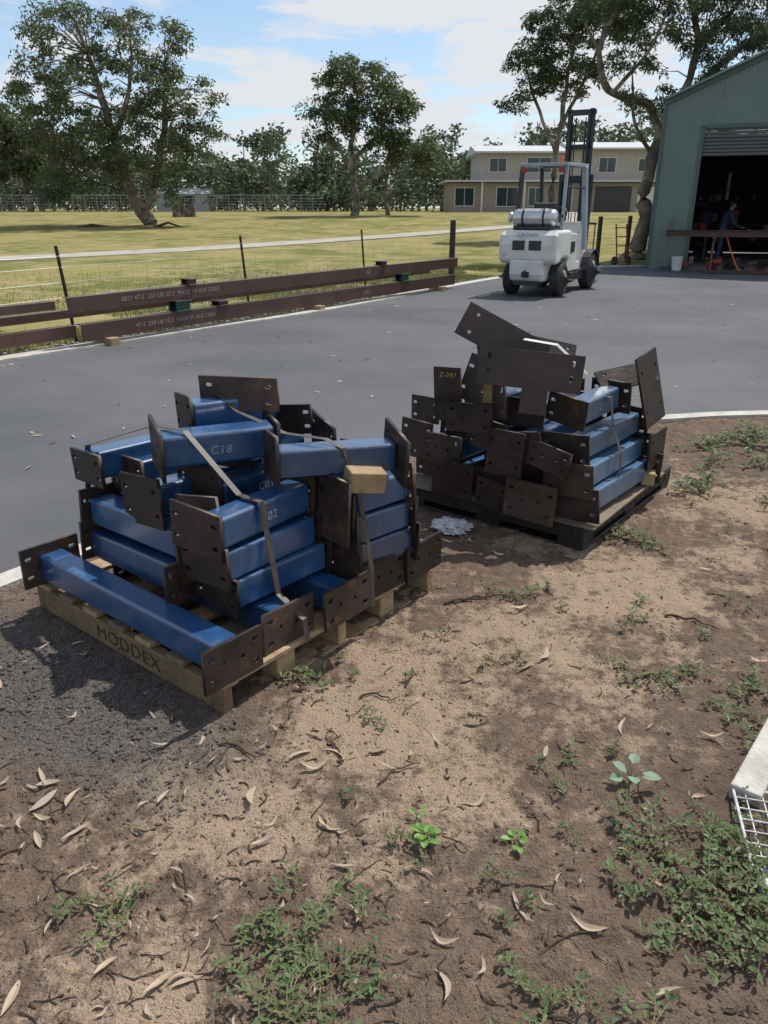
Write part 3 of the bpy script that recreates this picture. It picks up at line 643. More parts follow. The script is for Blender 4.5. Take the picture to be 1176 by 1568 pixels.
stand(1.95,'beam_clamp',M_beam,.615,.70,.16); stand(6.6,'beam_clamp',M_beam,.615,.69,.16); stand(2.5,'beam_clamp',M_beam,.29,.36,.2)
for s in (.5,4.6,8.6,-3):
    mb=MB(); mb.box((0,0,.045),(.14,.34,.09)); mb.obj('timber_block',[M_wood2],None,along(s,.05,.004),(0,0,bang),bevel=.004,seg=1)
# ---------------------------------------------------------------- wire fence
fe=empty('wire_fence')
posts=[(-8.4,3.0),(-6.2,6.4),(-3.96,9.9),(-2.36,13.6),(-.44,17.3),(1.66,19.8)]
mb=MB()
for i,(x,y) in enumerate(posts):
    if i==5: mb.tube([(x,y,-.05),(x+.01,y,1.32)],[.075,.07],10,mi=1)
    else:
        lean=-.07
        mb.box((x,y,.56),(.04,.008,1.22),Matrix.Rotation(R(30),3,'Z')@Matrix.Rotation(lean,3,'Y')); mb.box((x,y,.56),(.008,.04,1.22),Matrix.Rotation(R(30),3,'Z')@Matrix.Rotation(lean,3,'Y'))
for z in (.2,.38,.56,.74,.92,1.05):
    for (a,b_) in zip(posts[:-1],posts[1:]):
        mb.tube([(a[0],a[1],z),((a[0]+b_[0])/2,(a[1]+b_[1])/2,z-.02),(b_[0],b_[1],z)],.0022,4,mi=2)
for (a,b_) in zip(posts[:-1],posts[1:]):
    n=int(math.hypot(a[0]-b_[0],a[1]-b_[1])/.3)
    for k in range(1,n):
        t=k/n; x=a[0]+(b_[0]-a[0])*t; y=a[1]+(b_[1]-a[1])*t; mb.tube([(x,y,.0),(x,y,.92)],.0014,4,mi=2)
mb.obj('fence_parts',[M_barkd,M_post,M_gal],fe)
fe2=empty('timber_post_fence'); mb=MB()
for x,y in ((8.15,27.2),(6.7,25.4),(4.6,23.6)):
    mb.tube([(x,y,-.05),(x,y,1.35)],.07,10)
mb.obj('fence_posts',[M_post],fe2)
mb=MB()
for z in(.4,.8,1.15): mb.tube([(1.66,19.8,z),(4.6,23.6,z),(6.7,25.4,z),(8.15,27.2,z)],.0025,4)
mb.obj('fence_wires',[M_gal],fe2)
fe3=empty('chainwire_fence'); mb=MB()
z0=1.2
for i in range(34):
    x=-44+i*1.13; mb.tube([(x,78,z0-.1),(x,78,z0+1.5)],.03,6)
    mb.tube([(x,78,z0+1.5),(x+1.13,78,z0+1.5)],.02,5); 
for k in range(6): mb.tube([(-44,78,z0+.2+k*.25),(-5.6,78,z0+.2+k*.25)],.009,4)
for k in range(140): mb.tube([(-44+k*.275,78,z0),(-44+k*.275,78,z0+1.5)],.007,3)
mb.obj('fence_mesh',[M_gal],fe3)
# ---------------------------------------------------------------- trees
def leaves_np(C,ln,wd,droop=.6):
    n=len(C); d=rng.normal(0,1,(n,3)); d[:,2]=d[:,2]*.6-droop; d/=np.linalg.norm(d,axis=1)[:,None]
    r=rng.normal(0,1,(n,3)); s=np.cross(d,r); s/=np.linalg.norm(s,axis=1)[:,None]+1e-9
    l=ln*rng.uniform(.6,1.3,(n,1)); w_=wd*rng.uniform(.7,1.2,(n,1))
    V=np.stack([C,C+d*l*.5+s*w_*.5,C+d*l,C+d*l*.5-s*w_*.5],1).reshape(-1,3); F=np.arange(4*n).reshape(-1,4); return V,F
def tree(name,limbs,ells,clumps,per,ln,wd,cr=.7,lm=None,bm_=None,droop=.6):
    e=empty(name,limbs[0][0][0]); base=Vector(limbs[0][0][0]); mb=MB(); nodes=[]
    for pts,rads in limbs:
        sp_=smooth_poly(pts,5); rr=np.interp(np.linspace(0,1,len(sp_)),np.linspace(0,1,len(rads)),rads)
        rel=[p-base+Vector((noise.noise(p*1.3)*(r_*.7+.05),noise.noise(p*1.3+Vector((9,9,9)))*(r_*.7+.05),0)) for p,r_ in zip(sp_,rr)]
        rr=[r_*(1+.22*noise.noise(p*2.1)) for p,r_ in zip(sp_,rr)]
        mb.tube(rel,rr,12); nodes+=[(p,r_) for p,r_ in list(zip(rel,rr))[3:]]
    vol=np.array([a[3]*a[4]*a[5] for a in ells])**.75; vol=vol/vol.sum(); allC=[]
    for (cx_,cy_,cz_,rx,ry,rz),f_ in zip(ells,vol):
        for k in range(max(3,int(clumps*f_))):
            d=rng.normal(0,1,3); d/=np.linalg.norm(d); rr=rng.uniform(.35,1)**.6*rng.uniform(.85,1.18)
            c_=np.array([cx_+d[0]*rx*rr,cy_+d[1]*ry*rr,cz_+d[2]*rz*rr])
            cl=Vector(c_)-base
            bestn=min(nodes,key=lambda n_:(n_[0]-cl).length+max(0,(n_[0].z-cl.z))*.6)
            p0,r0=bestn; mid=(p0+cl)/2+Vector((0,0,.12*(cl-p0).length)); r1=min(.045,r0*.5)*(cr/.7)
            if rng.random()<.75: mb.tube([p0,mid,cl],[r1,r1*.6,r1*.25],5,cap=False)
            s_=cr*rng.uniform(.4,1.2); m_=int(per*rng.uniform(.5,1.4)*(s_/cr)**1.3)
            pts=rng.normal(0,1,(m_,3)); pts/= (np.linalg.norm(pts,axis=1)[:,None]+1e-6); pts*=rng.uniform(.1,1,(m_,1))**.6
            pts*=np.array([s_,s_,s_*.62])*rng.uniform(.7,1.35,3); pts[:,2]-=.3*s_*((pts[:,0]/s_)**2+(pts[:,1]/s_)**2)
            allC.append(pts+np.array(cl))
    mb.obj('trunk_and_limbs',[bm_ or M_bark],e,smooth=True)
    V,F=leaves_np(np.concatenate(allC),ln,wd,droop); mesh_np('foliage',V,F,[lm or M_leaf],e); return e
tree('eucalyptus_tree',[([(-14.8,52,.2),(-15.4,52,1.8),(-16.2,52,4.2),(-16.8,52,7),(-17.4,52,10)],[.55,.42,.34,.24,.12]),
  ([(-15.2,52,1.2),(-14.2,52.3,3.5),(-13.3,52,6.5),(-13.0,52,9.5)],[.3,.24,.17,.08]),
  ([(-15.9,52,3.2),(-18,51.5,4.2),(-20,51.5,4.6)],[.22,.14,.06]),([(-16.5,52,5.5),(-14.9,51,8.2),(-14.5,51,11)],[.18,.12,.05])],
  [(-18.2,52,11.2,3.0,3,1.7),(-14.2,52,10.9,2.6,2.8,1.7),(-16.6,52,8.2,4.6,3.6,2.0),(-19.3,52,6.0,2.6,2.5,2.0),(-20.9,52,8.3,1.8,1.6,1.7),(-12.1,52,7.6,2.3,2.2,2.3),(-13.8,51,4.8,2.6,2.2,1.8),(-17,51,5,2.6,2,1.8),(-20.4,51,3.3,1.4,1.4,1.4),(-13.3,50.5,2.9,1.4,1.2,1.0),(-18.5,51,3.6,1.6,1.4,1.0),(-11.2,52,5.6,1.4,1.4,1.4)],
  330,125,.28,.10,cr=.74)
tree('eucalyptus_tree',[([(-2.2,65,1.0),(-2.3,65,3),(-2.5,65,6),(-2.0,65,9.5)],[.34,.27,.2,.08]),([(-2.3,65,4),(-4,65,6.5),(-4.6,65,8)],[.18,.1,.05]),([(-2.4,65,5),(-.4,65,7),(.6,65,8.5)],[.16,.1,.05]),([(-2.3,65,3),(.8,65,4.6),(2,65,5.6)],[.14,.09,.04]),([(.3,66,1.0),(.2,66,4),(.7,66,7)],[.2,.15,.07])],
  [(-2.0,65,10.6,3.0,2.6,1.5),(-3.9,65,8.6,2.1,2,1.3),(.5,65,9.0,2.3,2,1.6),(-1.4,65,7.6,2.4,2,1.3),(2.2,65,6.1,2.0,1.8,1.3),(-5.0,65,6.4,1.3,1.2,.7),(.2,65,6.2,1.7,1.6,1.0),(3.4,65,4.7,1.3,1.2,1.0)],
  185,112,.36,.13,cr=.84)
tree('gum_tree',[([(8.45,26.8,-.1),(8.5,26.8,1.2),(8.45,26.8,2.6),(8.65,26.8,3.9)],[.31,.24,.20,.18]),
 ([(8.65,26.8,3.6),(8.3,26.8,4.5),(7.4,26.7,4.75),(6.75,26.7,5.05),(6.5,26.6,6.0),(6.9,26.5,7.2),(7.5,26.5,8.8)],[.16,.13,.12,.11,.09,.06,.03]),
 ([(8.65,26.8,3.6),(9.3,26.8,5.0),(9.6,27,6.4),(9.0,27,7.7),(8.7,27,9.2)],[.16,.13,.10,.07,.03]),
 ([(8.9,26.8,4.3),(10.2,26.8,5.6),(11.5,26.8,6.6),(13,26.8,7.4)],[.12,.10,.07,.04]),
 ([(7.0,26.7,4.9),(7.9,26.2,6.0),(8.3,26,7.3)],[.07,.05,.03]),([(9.5,27,6.2),(11,27,7.6),(12,27,8.6)],[.08,.05,.03]),
 ([(8.5,26.8,3.2),(7.8,26.6,4.0),(7.5,26.5,5.4)],[.07,.05,.02]),
 ([(6.5,26.6,6.0),(5.8,26.6,7.0),(5.6,26.6,8)],[.06,.04,.02])],
 [(9.3,27,8.1,2.2,2,1.1),(11.2,27,7.4,1.8,1.8,1.2),(6.6,26.5,7.7,1.4,1.4,1.1),(8.3,26.6,6.8,1.4,1.3,.8),(10.4,26.6,6.4,1.3,1.2,.7),(9.3,26.5,5.6,.9,.9,.55),(7.6,26.5,7.2,1.2,1,.8),(8.2,26.4,4.8,.9,.8,.4),(12.6,27,7.4,1.3,1.2,1),(8,27,9.2,2.4,2,1),(7.5,26.4,5.8,.8,.8,.5),(9.1,26.4,4.5,.5,.5,.4)],
 370,120,.16,.048,cr=.40,droop=1.0,lm=M_leafg)
tree('gum_tree',[([(8.0,40,.15),(8.1,40,3),(8.3,40,6),(8.6,40,9)],[.20,.15,.10,.05]),([(8.15,40,4),(7,40,6.2),(6.5,40,7.5)],[.1,.07,.03]),([(8.2,40,5),(9.4,40,7.5),(9.8,40,9)],[.1,.07,.03])],
 [(8.2,40,8.1,1.7,1.7,1.6),(6.7,40,7.7,1.1,1.2,1.1),(8.9,40,10,1.5,1.5,1.1),(6.0,40,6.0,.7,.7,.6),(9.4,40,7.0,.9,.9,.8),(7.3,40,9.3,.9,.9,.8),(10.6,40,9.6,1.3,1.2,1.3)],
 170,115,.24,.075,cr=.5,lm=M_leafg)
tree('eucalyptus_tree',[([(-36,84,1.2),(-36,84,5),(-35.5,84,9)],[.4,.3,.1])],[(-36,84,9,3.5,3,2.4),(-34,84,6.5,2.6,2.6,2.5),(-38.5,84,7,2.6,2.6,3),(-33,84,4.2,2,2,1.8)],120,110,.5,.2,cr=1.0)
# distant tree mass
bt=empty('distant_tree_row'); mbk=MB(); C_=[]
x=-90.
tops=[(-90,12),(-45,11),(-30,9.5),(-20,9.2),(-14,9.5),(-9,7.2),(-6,8.5),(2,8.5),(8,10),(12,8),(20,10.5),(28,12),(60,12),(110,12)]
tx,tz=zip(*tops)
while x<105:
    for yy in (94,104,116):
        xx=x+rng.uniform(-1.5,1.5); H_=np.interp(xx*(94/yy),tx,tz)*rng.uniform(.5,1.0)*(yy/96)**.8; y_=yy+rng.uniform(-4,4); r_=rng.uniform(1.5,2.9)
        mbk.tube([(xx,y_,1.1),(xx+rng.uniform(-.4,.4),y_,1.2+H_*.8)],[.13,.05],5,cap=False)
        for k in range(9):
            cz=1.2+H_*rng.uniform(.15,.95); sc=r_*(1.1-.55*abs((cz-1.2)/H_-.5)); cc=np.array([xx+rng.uniform(-.8,.8)*sc,y_+rng.uniform(-.7,.7)*sc,cz]); m_=int(rng.integers(40,75))
            p=rng.normal(0,.55,(m_,3))*np.array([1.0,1.0,.62])*rng.uniform(.8,1.4); C_.append(p+cc)
    x+=rng.uniform(1.6,3.0)
for k in range(750):
    xx=rng.uniform(-90,100); y_=rng.uniform(89,120); m_=42; C_.append(rng.normal(0,1,(m_,3))*np.array([1.2,1,.55])+np.array([xx,y_,1.9+rng.uniform(0,2.0)]))
V,F=leaves_np(np.concatenate(C_),.62,.34,.3); mesh_np('foliage',V,F,[M_leafb],bt); mbk.obj('trunks',[M_bark],bt)
mb=MB()
for k in range(5): mb.tube([(-15.8+k*.35,62.5,.85),(-15.8+k*.35+rng.uniform(-.1,.1),62.5,.85+rng.uniform(.5,1.2))],[.25,.16],8)
mb.obj('tree_stump',[M_bark])
mb=MB(); mb.tube([(-16.5,51,.33),(-18,50.5,.6),(-19.8,50.4,.35)],[.12,.1,.03],7); mb.tube([(-14.4,50.6,.4),(-13.2,50.2,.75),(-12.2,50.4,.4)],[.1,.07,.03],7); mb.obj('fallen_branch',[M_barkd])
# ---------------------------------------------------------------- house
ho=empty('two_storey_house',(6.2,78,1.2)); 
def wallbox(mb,x0,x1,y0,y1,z0,z1,mi): mb.box(((x0+x1)/2,(y0+y1)/2,(z0+z1)/2),(x1-x0,y1-y0,z1-z0),mi=mi)
mb=MB()
wallbox(mb,0,20.5,0,8,-.2,2.55,0); wallbox(mb,2.7,20.2,.6,8.2,2.55,5.1,1)
mb.box((1.2,3.9,2.70),(3.6,9.4,.16),mi=2)
mb.prism([(-.7,2.62),(8.6,2.62),(8.6,2.8),(-.7,2.8)],2.9,20.9,2)
mb.prism([(0,5.1),(8.9,5.1),(8.9,5.25),(4.4,6.0),(0,5.25)],2.2,11.0,2); mb.prism([(0,5.4),(8.9,5.4),(8.9,5.55),(4.4,6.3),(0,5.55)],11.0,20.8,2)
mb.prism([(.6,5.1),(8.2,5.1),(8.2,5.4),(.6,5.4)],11.02,20.2,1)
wd=[(3.7,5.2,3.55,4.65,.6),(13.9,15.4,3.5,4.7,.6),(17.6,19.0,3.6,4.6,.6),(.5,2.2,.6,2.1,0),(4.4,6.3,.55,2.15,0),(7.4,8.6,.6,2.1,0),(7.2,9.4,3.5,4.7,.6),(10.2,11.4,.0,2.1,0)]
for x0,x1,z0_,z1,yy in wd:
    wallbox(mb,x0-.08,x1+.08,yy-.05,yy-.003,z0_-.08,z1+.08,4); wallbox(mb,x0,(x0+x1)/2-.03,yy-.07,yy-.052,z0_,z1,3); wallbox(mb,(x0+x1)/2+.03,x1,yy-.07,yy-.052,z0_,z1,3)
wallbox(mb,13.6,17.0,-.05,-.003,0,2.25,5); wallbox(mb,17.6,19.6,-.05,-.003,0,2.2,4)
for x0 in(2.85,6.8,10.0,12.8): wallbox(mb,x0,x0+.16,-.6,-.44,0,2.6,4)
mb.obj('house_body',[M_house,M_houseu,M_roof,M_glass,mat('house_trim',(.6,.6,.58),rough=.6),mat('garage_door',(.045,.045,.05),rough=.6)],ho)
fs=empty('farm_shed',(-22,92,1.2)); mb=MB(); mb.box((0,0,.9),(5.5,3,1.8)); mb.prism([(-1.8,1.8),(1.8,1.8),(0,2.4)],-3,3,1); mb.box((.5,-1.52,.8),(1.6,.02,1.6),mi=2); mb.obj('shed_body',[M_gal,M_roof,M_dark],fs)
# ---------------------------------------------------------------- green shed
sh=empty('green_workshop_shed',(7.36,22.5,0),R(-20)); WD=8.4; DX0,DX1,DH=.99,5.4,3.55; eav=4.18; sl=.43
def rz(x): return eav+sl*min(x,WD-x)
def ribbed(mb,x0,x1,zf0,zf1,y,mi=0,pitch_=.10):
    x_=x0; prof=[]
    while x_<x1-1e-6:
        for dx,dy in((0,0),(.055,0),(.065,-.022),(.088,-.022)):
            if x_+dx<x1: prof.append((x_+dx,dy))
        x_+=pitch_
    prof.append((x1,0)); o=len(mb.v)
    for px,dy in prof: mb.v+= [(px,y+dy,zf0(px)),(px,y+dy,zf1(px))]
    for i in range(len(prof)-1): mb.f.append((o+2*i,o+2*i+2,o+2*i+3,o+2*i+1)); mb.m.append(mi)
mb=MB()
ribbed(mb,0,DX0,lambda x:0,rz,0); ribbed(mb,DX0,DX1,lambda x:DH,rz,0); ribbed(mb,DX1,WD,lambda x:0,rz,0)
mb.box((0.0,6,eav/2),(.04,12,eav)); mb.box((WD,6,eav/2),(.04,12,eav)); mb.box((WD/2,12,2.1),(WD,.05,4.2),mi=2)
L_=math.hypot(WD/2,sl*WD/2); an=math.atan(sl)
mb.box((WD/4,6,eav+sl*WD/4+.05),(L_+.1,12.4,.05),Matrix.Rotation(-an,3,'Y'),mi=0); mb.box((WD*.75,6,eav+sl*WD/4+.05),(L_+.1,12.4,.05),Matrix.Rotation(an,3,'Y'),mi=0)
mb.box((WD/4,-.04,eav+sl*WD/4-.02),(L_+.1,.05,.16),Matrix.Rotation(-an,3,'Y'),mi=1); mb.box((WD*.75,-.04,eav+sl*WD/4-.02),(L_+.1,.05,.16),Matrix.Rotation(an,3,'Y'),mi=1)
mb.box((-.02,-.03,eav/2),(.07,.06,eav),mi=1); mb.box((DX0,-.035,DH/2),(.07,.05,DH),mi=1); mb.box((DX1,-.035,DH/2),(.07,.05,DH),mi=1); mb.box(((DX0+DX1)/2,-.035,DH),(DX1-DX0+.07,.05,.09),mi=1)
mb.box((WD/2,6,.01),(WD-.1,11.9,.03),mi=4)
z_=2.85
while z_<DH-.02:
    mb.prism([(.02,z_),(.0,z_+.02),(.0,z_+.06),(.02,z_+.08)],DX0+.04,DX1-.04,3); z_+=.085
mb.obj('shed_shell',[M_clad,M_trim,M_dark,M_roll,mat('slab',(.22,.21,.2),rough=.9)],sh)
mb=MB()
mb.box((3,3.2,.88),(3.2,.8,.05),mi=0)
for x_ in(1.5,4.5):
    for y_ in(2.9,3.5): mb.box((x_,y_,.43),(.07,.07,.86),mi=0)
for k in range(5): mb.box((1.2+.05,6,.5+k*.6),(.5,3,.03),mi=0)
for k in range(5): mb.box((3.2,9,.4+k*.6),(3,.5,.03),mi=0)
for k in range(70):
    x_=rng.uniform(1.2,5); y_=rng.uniform(2.6,9); s_=rng.uniform(.08,.4); lv=rng.integers(0,4)*.6+.1
    mb.box((x_,y_,lv if y_>4.5 else (rng.choice([.12,1.0]).item())),(s_,s_*.7,s_*rng.uniform(.5,1.4)),Matrix.Rotation(rng.uniform(0,3),3,'Z'),mi=int(rng.integers(0,5)))
mb.box((2.3,11.9,2.4),(.12,.02,1.0),mi=5)  # plain white panel painted in place of a bright strip of light
mb.obj('workbench_and_shelves',[M_dgrey,M_red,M_navy,M_woodg,M_gal,mat('painted_light_panel',(.8,.82,.85),rough=.5)],sh,bevel=.004,seg=1)
mb=MB(); mb.box((2.9,-.75,1.05),(5.0,.16,.012)); mb.box((2.9,-.75,.90),(5.0,.16,.012)); mb.box((2.9,-.75,.975),(5.0,.012,.14))
for x_ in(1.6,3.4):
    mb.bar((x_,-1.0,0),(x_,-.78,.88),.05); mb.bar((x_,-.5,0),(x_,-.72,.88),.05); mb.box((x_,-.75,.87),(.08,.5,.05))
mb.obj('steel_beam_on_trestles',[M_beam],None,(7.36,22.5,0),(0,0,R(-20)),bevel=.002,seg=1)
mb=MB(); mb.box((0,0,.05),(2.8,.1,.08)); mb.obj('steel_beam',[M_beam],None,(9.6,20.4,.01),(0,0,R(-24)),bevel=.003,seg=1)
mb=MB()
for k in range(34): mb.box((rng.uniform(.9,3.6),rng.uniform(-.6,.6),rng.uniform(.05,.3)),(rng.uniform(.06,.35),rng.uniform(.05,.2),rng.uniform(.04,.2)),Matrix.Rotation(rng.uniform(0,3),3,'Z'),mi=int(rng.integers(0,4)))
mb.obj('scrap_heap',[M_red,M_beam,M_dgrey,M_woodg],None,(7.36,22.5,0),(0,0,R(-20)),bevel=.004,seg=1)
mb=MB(); mb.tube(smooth_poly([(9.0,21.4,.9),(9.1,21.2,.5),(9.3,20.9,.05),(9.8,20.5,.02),(10.4,20.7,.02),(11.2,20.2,.02)],8),.018,8); mb.obj('orange_hose',[M_org],smooth=True)
mb=MB(); n=20
mb.tube([(0,0,0),(0,0,.02),(0,0,.34),(0,0,.35),(0,0,.355),(0,0,.34),(0,0,.03)],[.12,.125,.155,.165,.155,.148,.118],n,cap=False); mb.add([(.12*math.cos(2*math.pi*i/n),.12*math.sin(2*math.pi*i/n),.005) for i in range(n)],[tuple(range(n))])
mb.tube([(-.16,0,.32),(-.12,-.06,.2),(0,-.17,.13),(.12,-.06,.2),(.16,0,.32)],.004,6,mi=1)
mb.obj('white_bucket',[mat('bucket_plastic',(.7,.7,.7),rough=.4),M_gal],None,(7.98,21.95,.01),smooth=True)
mb=MB(); mb.tube([(7.7,22.0,.02),(7.82,22.3,1.35)],.015,8); mb.box((7.7,22.0,.06),(.3,.06,.10),mi=1); mb.obj('broom',[M_wood,M_green])
mb=MB(); mb.bar((0,0,.1),(0,.25,1.15),.03); mb.bar((.35,0,.1),(.35,.25,1.15),.03)
for k in range(4): mb.bar((0,.05+.06*k,.3+.25*k),(.35,.05+.06*k,.3+.25*k),.025)
mb.box((.175,-.12,.06),(.35,.22,.02)); mb.tube([(-.08,.05,.13),(-.03,.05,.13)],.13,14,mi=1); mb.tube([(.38,.05,.13),(.43,.05,.13)],.13,14,mi=1)
mb.obj('hand_trolley',[M_red,M_rub],None,(6.9,23.9,0),(0,0,R(15)))
# ---------------------------------------------------------------- person in shed
def human(name,loc,rot):
    J=[((0,0,.95),.13),((0,.0,1.12),.125),((0,.06,1.30),.15),((0,.12,1.44),.12),((0,.17,1.54),.05),
       ((-.09,0,.9),.095),((-.11,.05,.5),.06),((-.11,0,.1),.04),((-.11,.14,.04),.035),
       ((.09,0,.9),.095),((.13,-.03,.5),.06),((.14,-.1,.1),.04),((.14,.04,.04),.035),
       ((-.19,.13,1.42),.065),((-.24,.26,1.18),.045),((-.16,.46,1.07),.032),
       ((.19,.13,1.42),.065),((.25,.24,1.17),.045),((.15,.46,1.05),.032)]
    E=[(0,1),(1,2),(2,3),(3,4),(0,5),(5,6),(6,7),(7,8),(0,9),(9,10),(10,11),(11,12),(3,13),(13,14),(14,15),(3,16),(16,17),(17,18)]
    e=empty(name,loc,rot)
    me=bpy.data.meshes.new('body'); me.from_pydata([j[0] for j in J],E,[]); o=bpy.data.objects.new('body',me); link(o,e)
    try:
        o.modifiers.new('skin','SKIN')
        for k,j in enumerate(J):
            d=me.skin_vertices[0].data[k]; d.radius=(j[1],j[1]*.85); d.use_root=(k==0)
        u=o.modifiers.new('sub','SUBSURF'); u.levels=1; u.render_levels=2; me.materials.append(M_navy)
    except Exception as ex:
        bpy.data.objects.remove(o); mb=MB()
        for a,b_ in E: mb.tube([J[a][0],J[b_][0]],[J[a][1],J[b_][1]],12)
        mb.obj('body',[M_navy],e,smooth=True)
    mb=MB()
    def ell(c,r,mi,n=14):
        pts=[];rr=[]
        for i in range(n+1):
            t=math.pi*i/n; pts.append((c[0],c[1],c[2]-r[2]*math.cos(t))); rr.append(max(.001,r[0]*math.sin(t)))
        mb.tube(pts,rr,14,mi=mi)
    ell((0,.20,1.64),(.078,.09,.115),0); ell((0,.185,1.675),(.084,.09,.092),1)
    mb.tube([(0,.165,1.50),(0,.185,1.58)],[.05,.048],10)
    mb.box((0,.285,1.63),(.022,.03,.04)); mb.box((.08,.2,1.63),(.014,.03,.05)); mb.box((-.08,.2,1.63),(.014,.03,.05))
    for sx in(-1,1):
        hx=.155*sx; mb.box((hx,.50,1.05),(.07,.08,.025))
        for k in range(4): mb.tube([(hx-.027+k*.018,.53,1.05),(hx-.027+k*.018,.575+.008*(k in(1,2)),1.045),(hx-.027+k*.018,.60,1.02)],[.009,.008,.006],6)
        mb.tube([(hx-.035*sx,.49,1.05),(hx-.06*sx,.53,1.04)],[.011,.008],6)
    mb.obj('head_and_hands',[M_skin,M_hair],e,smooth=True); return e
human('worker_person',(9.75,23.6,.02),R(-100))
# ---------------------------------------------------------------- forklift
fk=empty('forklift',(2.95,15.62,.006),R(-30))
mb=MB()
mb.prism([(-.48,.60),(-.58,.68),(-.60,.95),(-.55,1.12),(-.44,1.2),(.35,1.2),(.35,.64),(.28,.64),(.16,.70),(-.16,.70),(-.28,.62)],-.56,.56,0)
mb.obj('counterweight',[M_white],fk,bevel=.07,seg=4)
mb=MB(); mb.prism([(-.50,.28),(-.57,.42),(-.58,.70),(.3,.70),(.3,.28)],-.34,.34,0); mb.obj('counterweight_lower',[M_white],fk,bevel=.06,seg=3)
mb=MB()
for sx in(-.16,.16):
    mb.box((sx,-.592,.94),(.24,.03,.17))
mb.box((0,-.585,.42),(.14,.05,.10)); mb.box((0,-.3,.26),(.5,.5,.08)); mb.tube([(0,-.62,.50),(0,-.62,.36)],.02,8)
mb.obj('vents_and_hitch',[M_dgrey],fk,bevel=.015,seg=2)
text('badge','CROWN',.10,upright(0,-.588,1.125,0)@Matrix.Rotation(R(-20),4,'X'),M_dgrey,fk)
mb=MB()
mb.prism([(.352,.42),(1.2,.42),(1.2,.58),(.95,.62),(.92,1.12),(.352,1.16)],-.50,.50,0)
mb.prism([(1.25,.40),(1.85,.40),(1.85,.78),(1.62,.80),(1.55,1.30),(1.38,1.34),(1.3,.60)],-.44,.44,0)
mb.obj('chassis',[M_white],fk,bevel=.03,seg=3)
mb=MB(); mb.box((0,.85,.32),(1.0,1.3,.16)); mb.box((0,1.1,.42),(1.06,.5,.04)); mb.box((.515,.75,.38),(.05,.55,.05)); mb.box((-.515,.75,.38),(.05,.55,.05)); mb.box((.503,.62,.88),(.008,.3,.2)); 
mb.box((0,.55,1.21),(.46,.46,.10)); mb.box((0,.36,1.45),(.44,.09,.46),Matrix.Rotation(R(8),3,'X'))
mb.tube([(0,1.42,1.25),(0,1.15,1.45)],.025,8); 
ring=[(.17*math.cos(a),1.13+.17*math.sin(a)*.5,1.47+.17*math.sin(a)*.8) for a in np.linspace(0,2*math.pi,21)]; mb.tube(ring,.014,6,cap=False)
mb.tube([(.18,1.4,1.3),(.2,1.33,1.5)],.012,6); mb.tube([(.26,1.4,1.3),(.28,1.33,1.5)],.012,6)
mb.obj('seat_and_controls',[M_dgrey],fk,bevel=.01,seg=2)
mb=MB(); xs_=[-.44,-.43,-.40,-.34,-.2,0,.2,.34,.40,.43,.44]; rs=[.02,.08,.13,.155,.16,.16,.16,.155,.13,.08,.02]
mb.tube([(x_,-.22,1.42) for x_ in xs_],rs,22); mb.tube([(-.50,-.22,1.42),(-.44,-.22,1.42)],[.10,.10],16); mb.tube([(-.42,-.22,1.42),(-.46,-.22,1.42)],.04,8)
for x_ in(-.2,.2): mb.tube([(x_-.02,-.22,1.42),(x_+.02,-.22,1.42)],.166,22,mi=1)
mb.box((0,-.22,1.235),(.7,.26,.07),mi=1); mb.tube([(.46,-.22,1.42),(.5,-.15,1.5),(.4,.1,1.35),(.36,.2,1.2)],.013,6,mi=1)
mb.obj('gas_cylinder',[M_alu,M_dgrey],fk,smooth=True)
mb=MB(); gt=2.34
mb.bar((-.46,-.02,1.18),(-.43,.12,gt),.06,.09); mb.bar((.46,-.02,1.18),(.43,.12,gt),.06,.09,mi=1)
mb.bar((-.47,1.52,.8),(-.44,1.22,gt),.06,.08); mb.bar((.47,1.52,.8),(.44,1.22,gt),.09,.12,mi=1)
mb.bar((-.43,.02,gt),(-.44,1.36,gt+.02),.06,.06,1); mb.bar((.43,.02,gt),(.44,1.36,gt+.02),.06,.06,1); mb.bar((-.47,.06,gt),(.47,.06,gt),.07,.06,1); mb.bar((-.47,1.34,gt+.02),(.47,1.34,gt+.02),.06,.06,1)
for k in range(6): mb.bar((-.42,.24+k*.19,gt+.012),(.42,.24+k*.19,gt+.012),.022,.035)
for sx in(-1,1): mb.box((sx*.36,-.0,gt-.09),(.10,.06,.09),mi=2)
mb.tube([(.3,.15,gt+.03),(.3,.15,gt+.12)],.045,10,mi=3); mb.bar((.455,.06,1.95),(.455,1.3,1.95),.02,.03)
mb.obj('overhead_guard',[M_dgrey,mat('grey_paint',(.32,.36,.40),(.26,.3,.34),scale=4,rough=.5),M_red,M_org],fk,bevel=.008,seg=2)
mb=MB(); ym=2.12
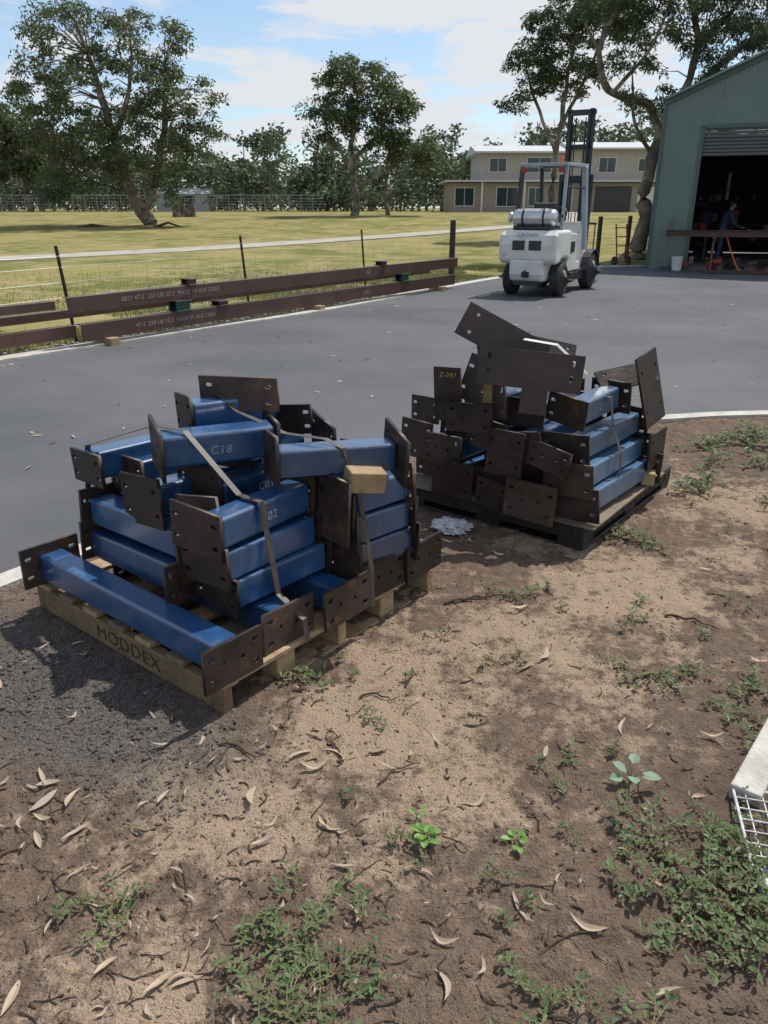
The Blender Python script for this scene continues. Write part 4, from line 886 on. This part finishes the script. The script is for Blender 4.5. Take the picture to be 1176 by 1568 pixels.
for sx in(-1,1):
    mb.box((sx*.33,ym,1.16),(.03,.13,2.15)); mb.box((sx*.305,ym-.055,1.16),(.05,.02,2.15)); mb.box((sx*.305,ym+.055,1.16),(.05,.02,2.15))
    mb.box((sx*.25,ym+.02,1.98),(.035,.13,2.95)); mb.box((sx*.225,ym+.075,1.98),(.07,.02,2.95)); mb.box((sx*.225,ym-.04,1.98),(.07,.02,2.95))
    mb.tube([(sx*.19,ym-.09,.2),(sx*.19,ym-.09,2.0)],.04,10); mb.tube([(sx*.19,ym-.09,2.0),(sx*.19,ym-.09,3.35)],.026,10)
    mb.tube([(sx*.10,ym,.9),(sx*.10,ym,3.3)],.014,6); mb.tube([(sx*.14,ym-.06,.7),(sx*.13,ym-.06,3.2)],.013,6)
    mb.bar((sx*.36,1.35,.75),(sx*.36,ym-.05,1.0),.05)
for z_ in(.25,2.15): mb.box((0,ym-.085,z_),(.66,.04,.12))
for z_ in(1.2,3.38,2.75): mb.box((0,ym-.03,z_),(.52,.04,.10))
mb.box((0,ym+.04,3.40),(.56,.14,.08))
for z_ in(.35,.72): mb.box((0,ym+.14,z_),(.98,.04,.09))
for k in range(7): mb.box((-.45+k*.15,ym+.14,1.0),(.022,.03,.55))
mb.box((0,ym+.14,1.28),(.96,.035,.04))
for sx in(-.26,.26): mb.box((sx,ym+.185,.40),(.11,.04,.68)); mb.prism([(ym+.205,.04),(ym+1.35,.04),(ym+1.35,.05),(ym+.205,.09)],sx-.055,sx+.055)
mb.obj('mast_and_forks',[M_mast],fk,bevel=.004,seg=1)
def wheel(x,y,r,w_):
    mb=MB(); s=1 if x>0 else -1
    prof=[(-.5,.62),(-.5,.88),(-.42,.97),(-.2,1),(.2,1),(.42,.97),(.5,.88),(.5,.62)]
    mb.tube([(x+p[0]*w_,y,r) for p in prof],[p[1]*r for p in prof],28)
    mb.tube([(x+s*w_*.38,y,r),(x+s*w_*.40,y,r),(x+s*w_*.52,y,r)],[.60*r,.60*r,.52*r],24,mi=1)
    mb.tube([(x+s*w_*.5,y,r),(x+s*w_*.62,y,r)],[.2*r,.17*r],12,mi=2)
    for k in range(6): a=k*math.pi/3; mb.tube([(x+s*w_*.5,y+.38*r*math.cos(a),r+.38*r*math.sin(a)),(x+s*w_*.56,y+.38*r*math.cos(a),r+.38*r*math.sin(a))],.06*r,6,mi=2)
    mb.obj('wheel',[M_rub,M_white,M_dgrey],fk)
for sx in(-1,1): wheel(sx*.47,0,.31,.20); wheel(sx*.49,1.85,.36,.22)
mb=MB()
for sx in(-1,1):
    pts=[(sx*.49,1.85+.42*math.cos(a),.36+.42*math.sin(a)) for a in np.linspace(R(10),R(175),10)]
    for p,q in zip(pts[:-1],pts[1:]): mb.bar(p,q,.25,.02)
mb.obj('mudguards',[M_dgrey],fk)
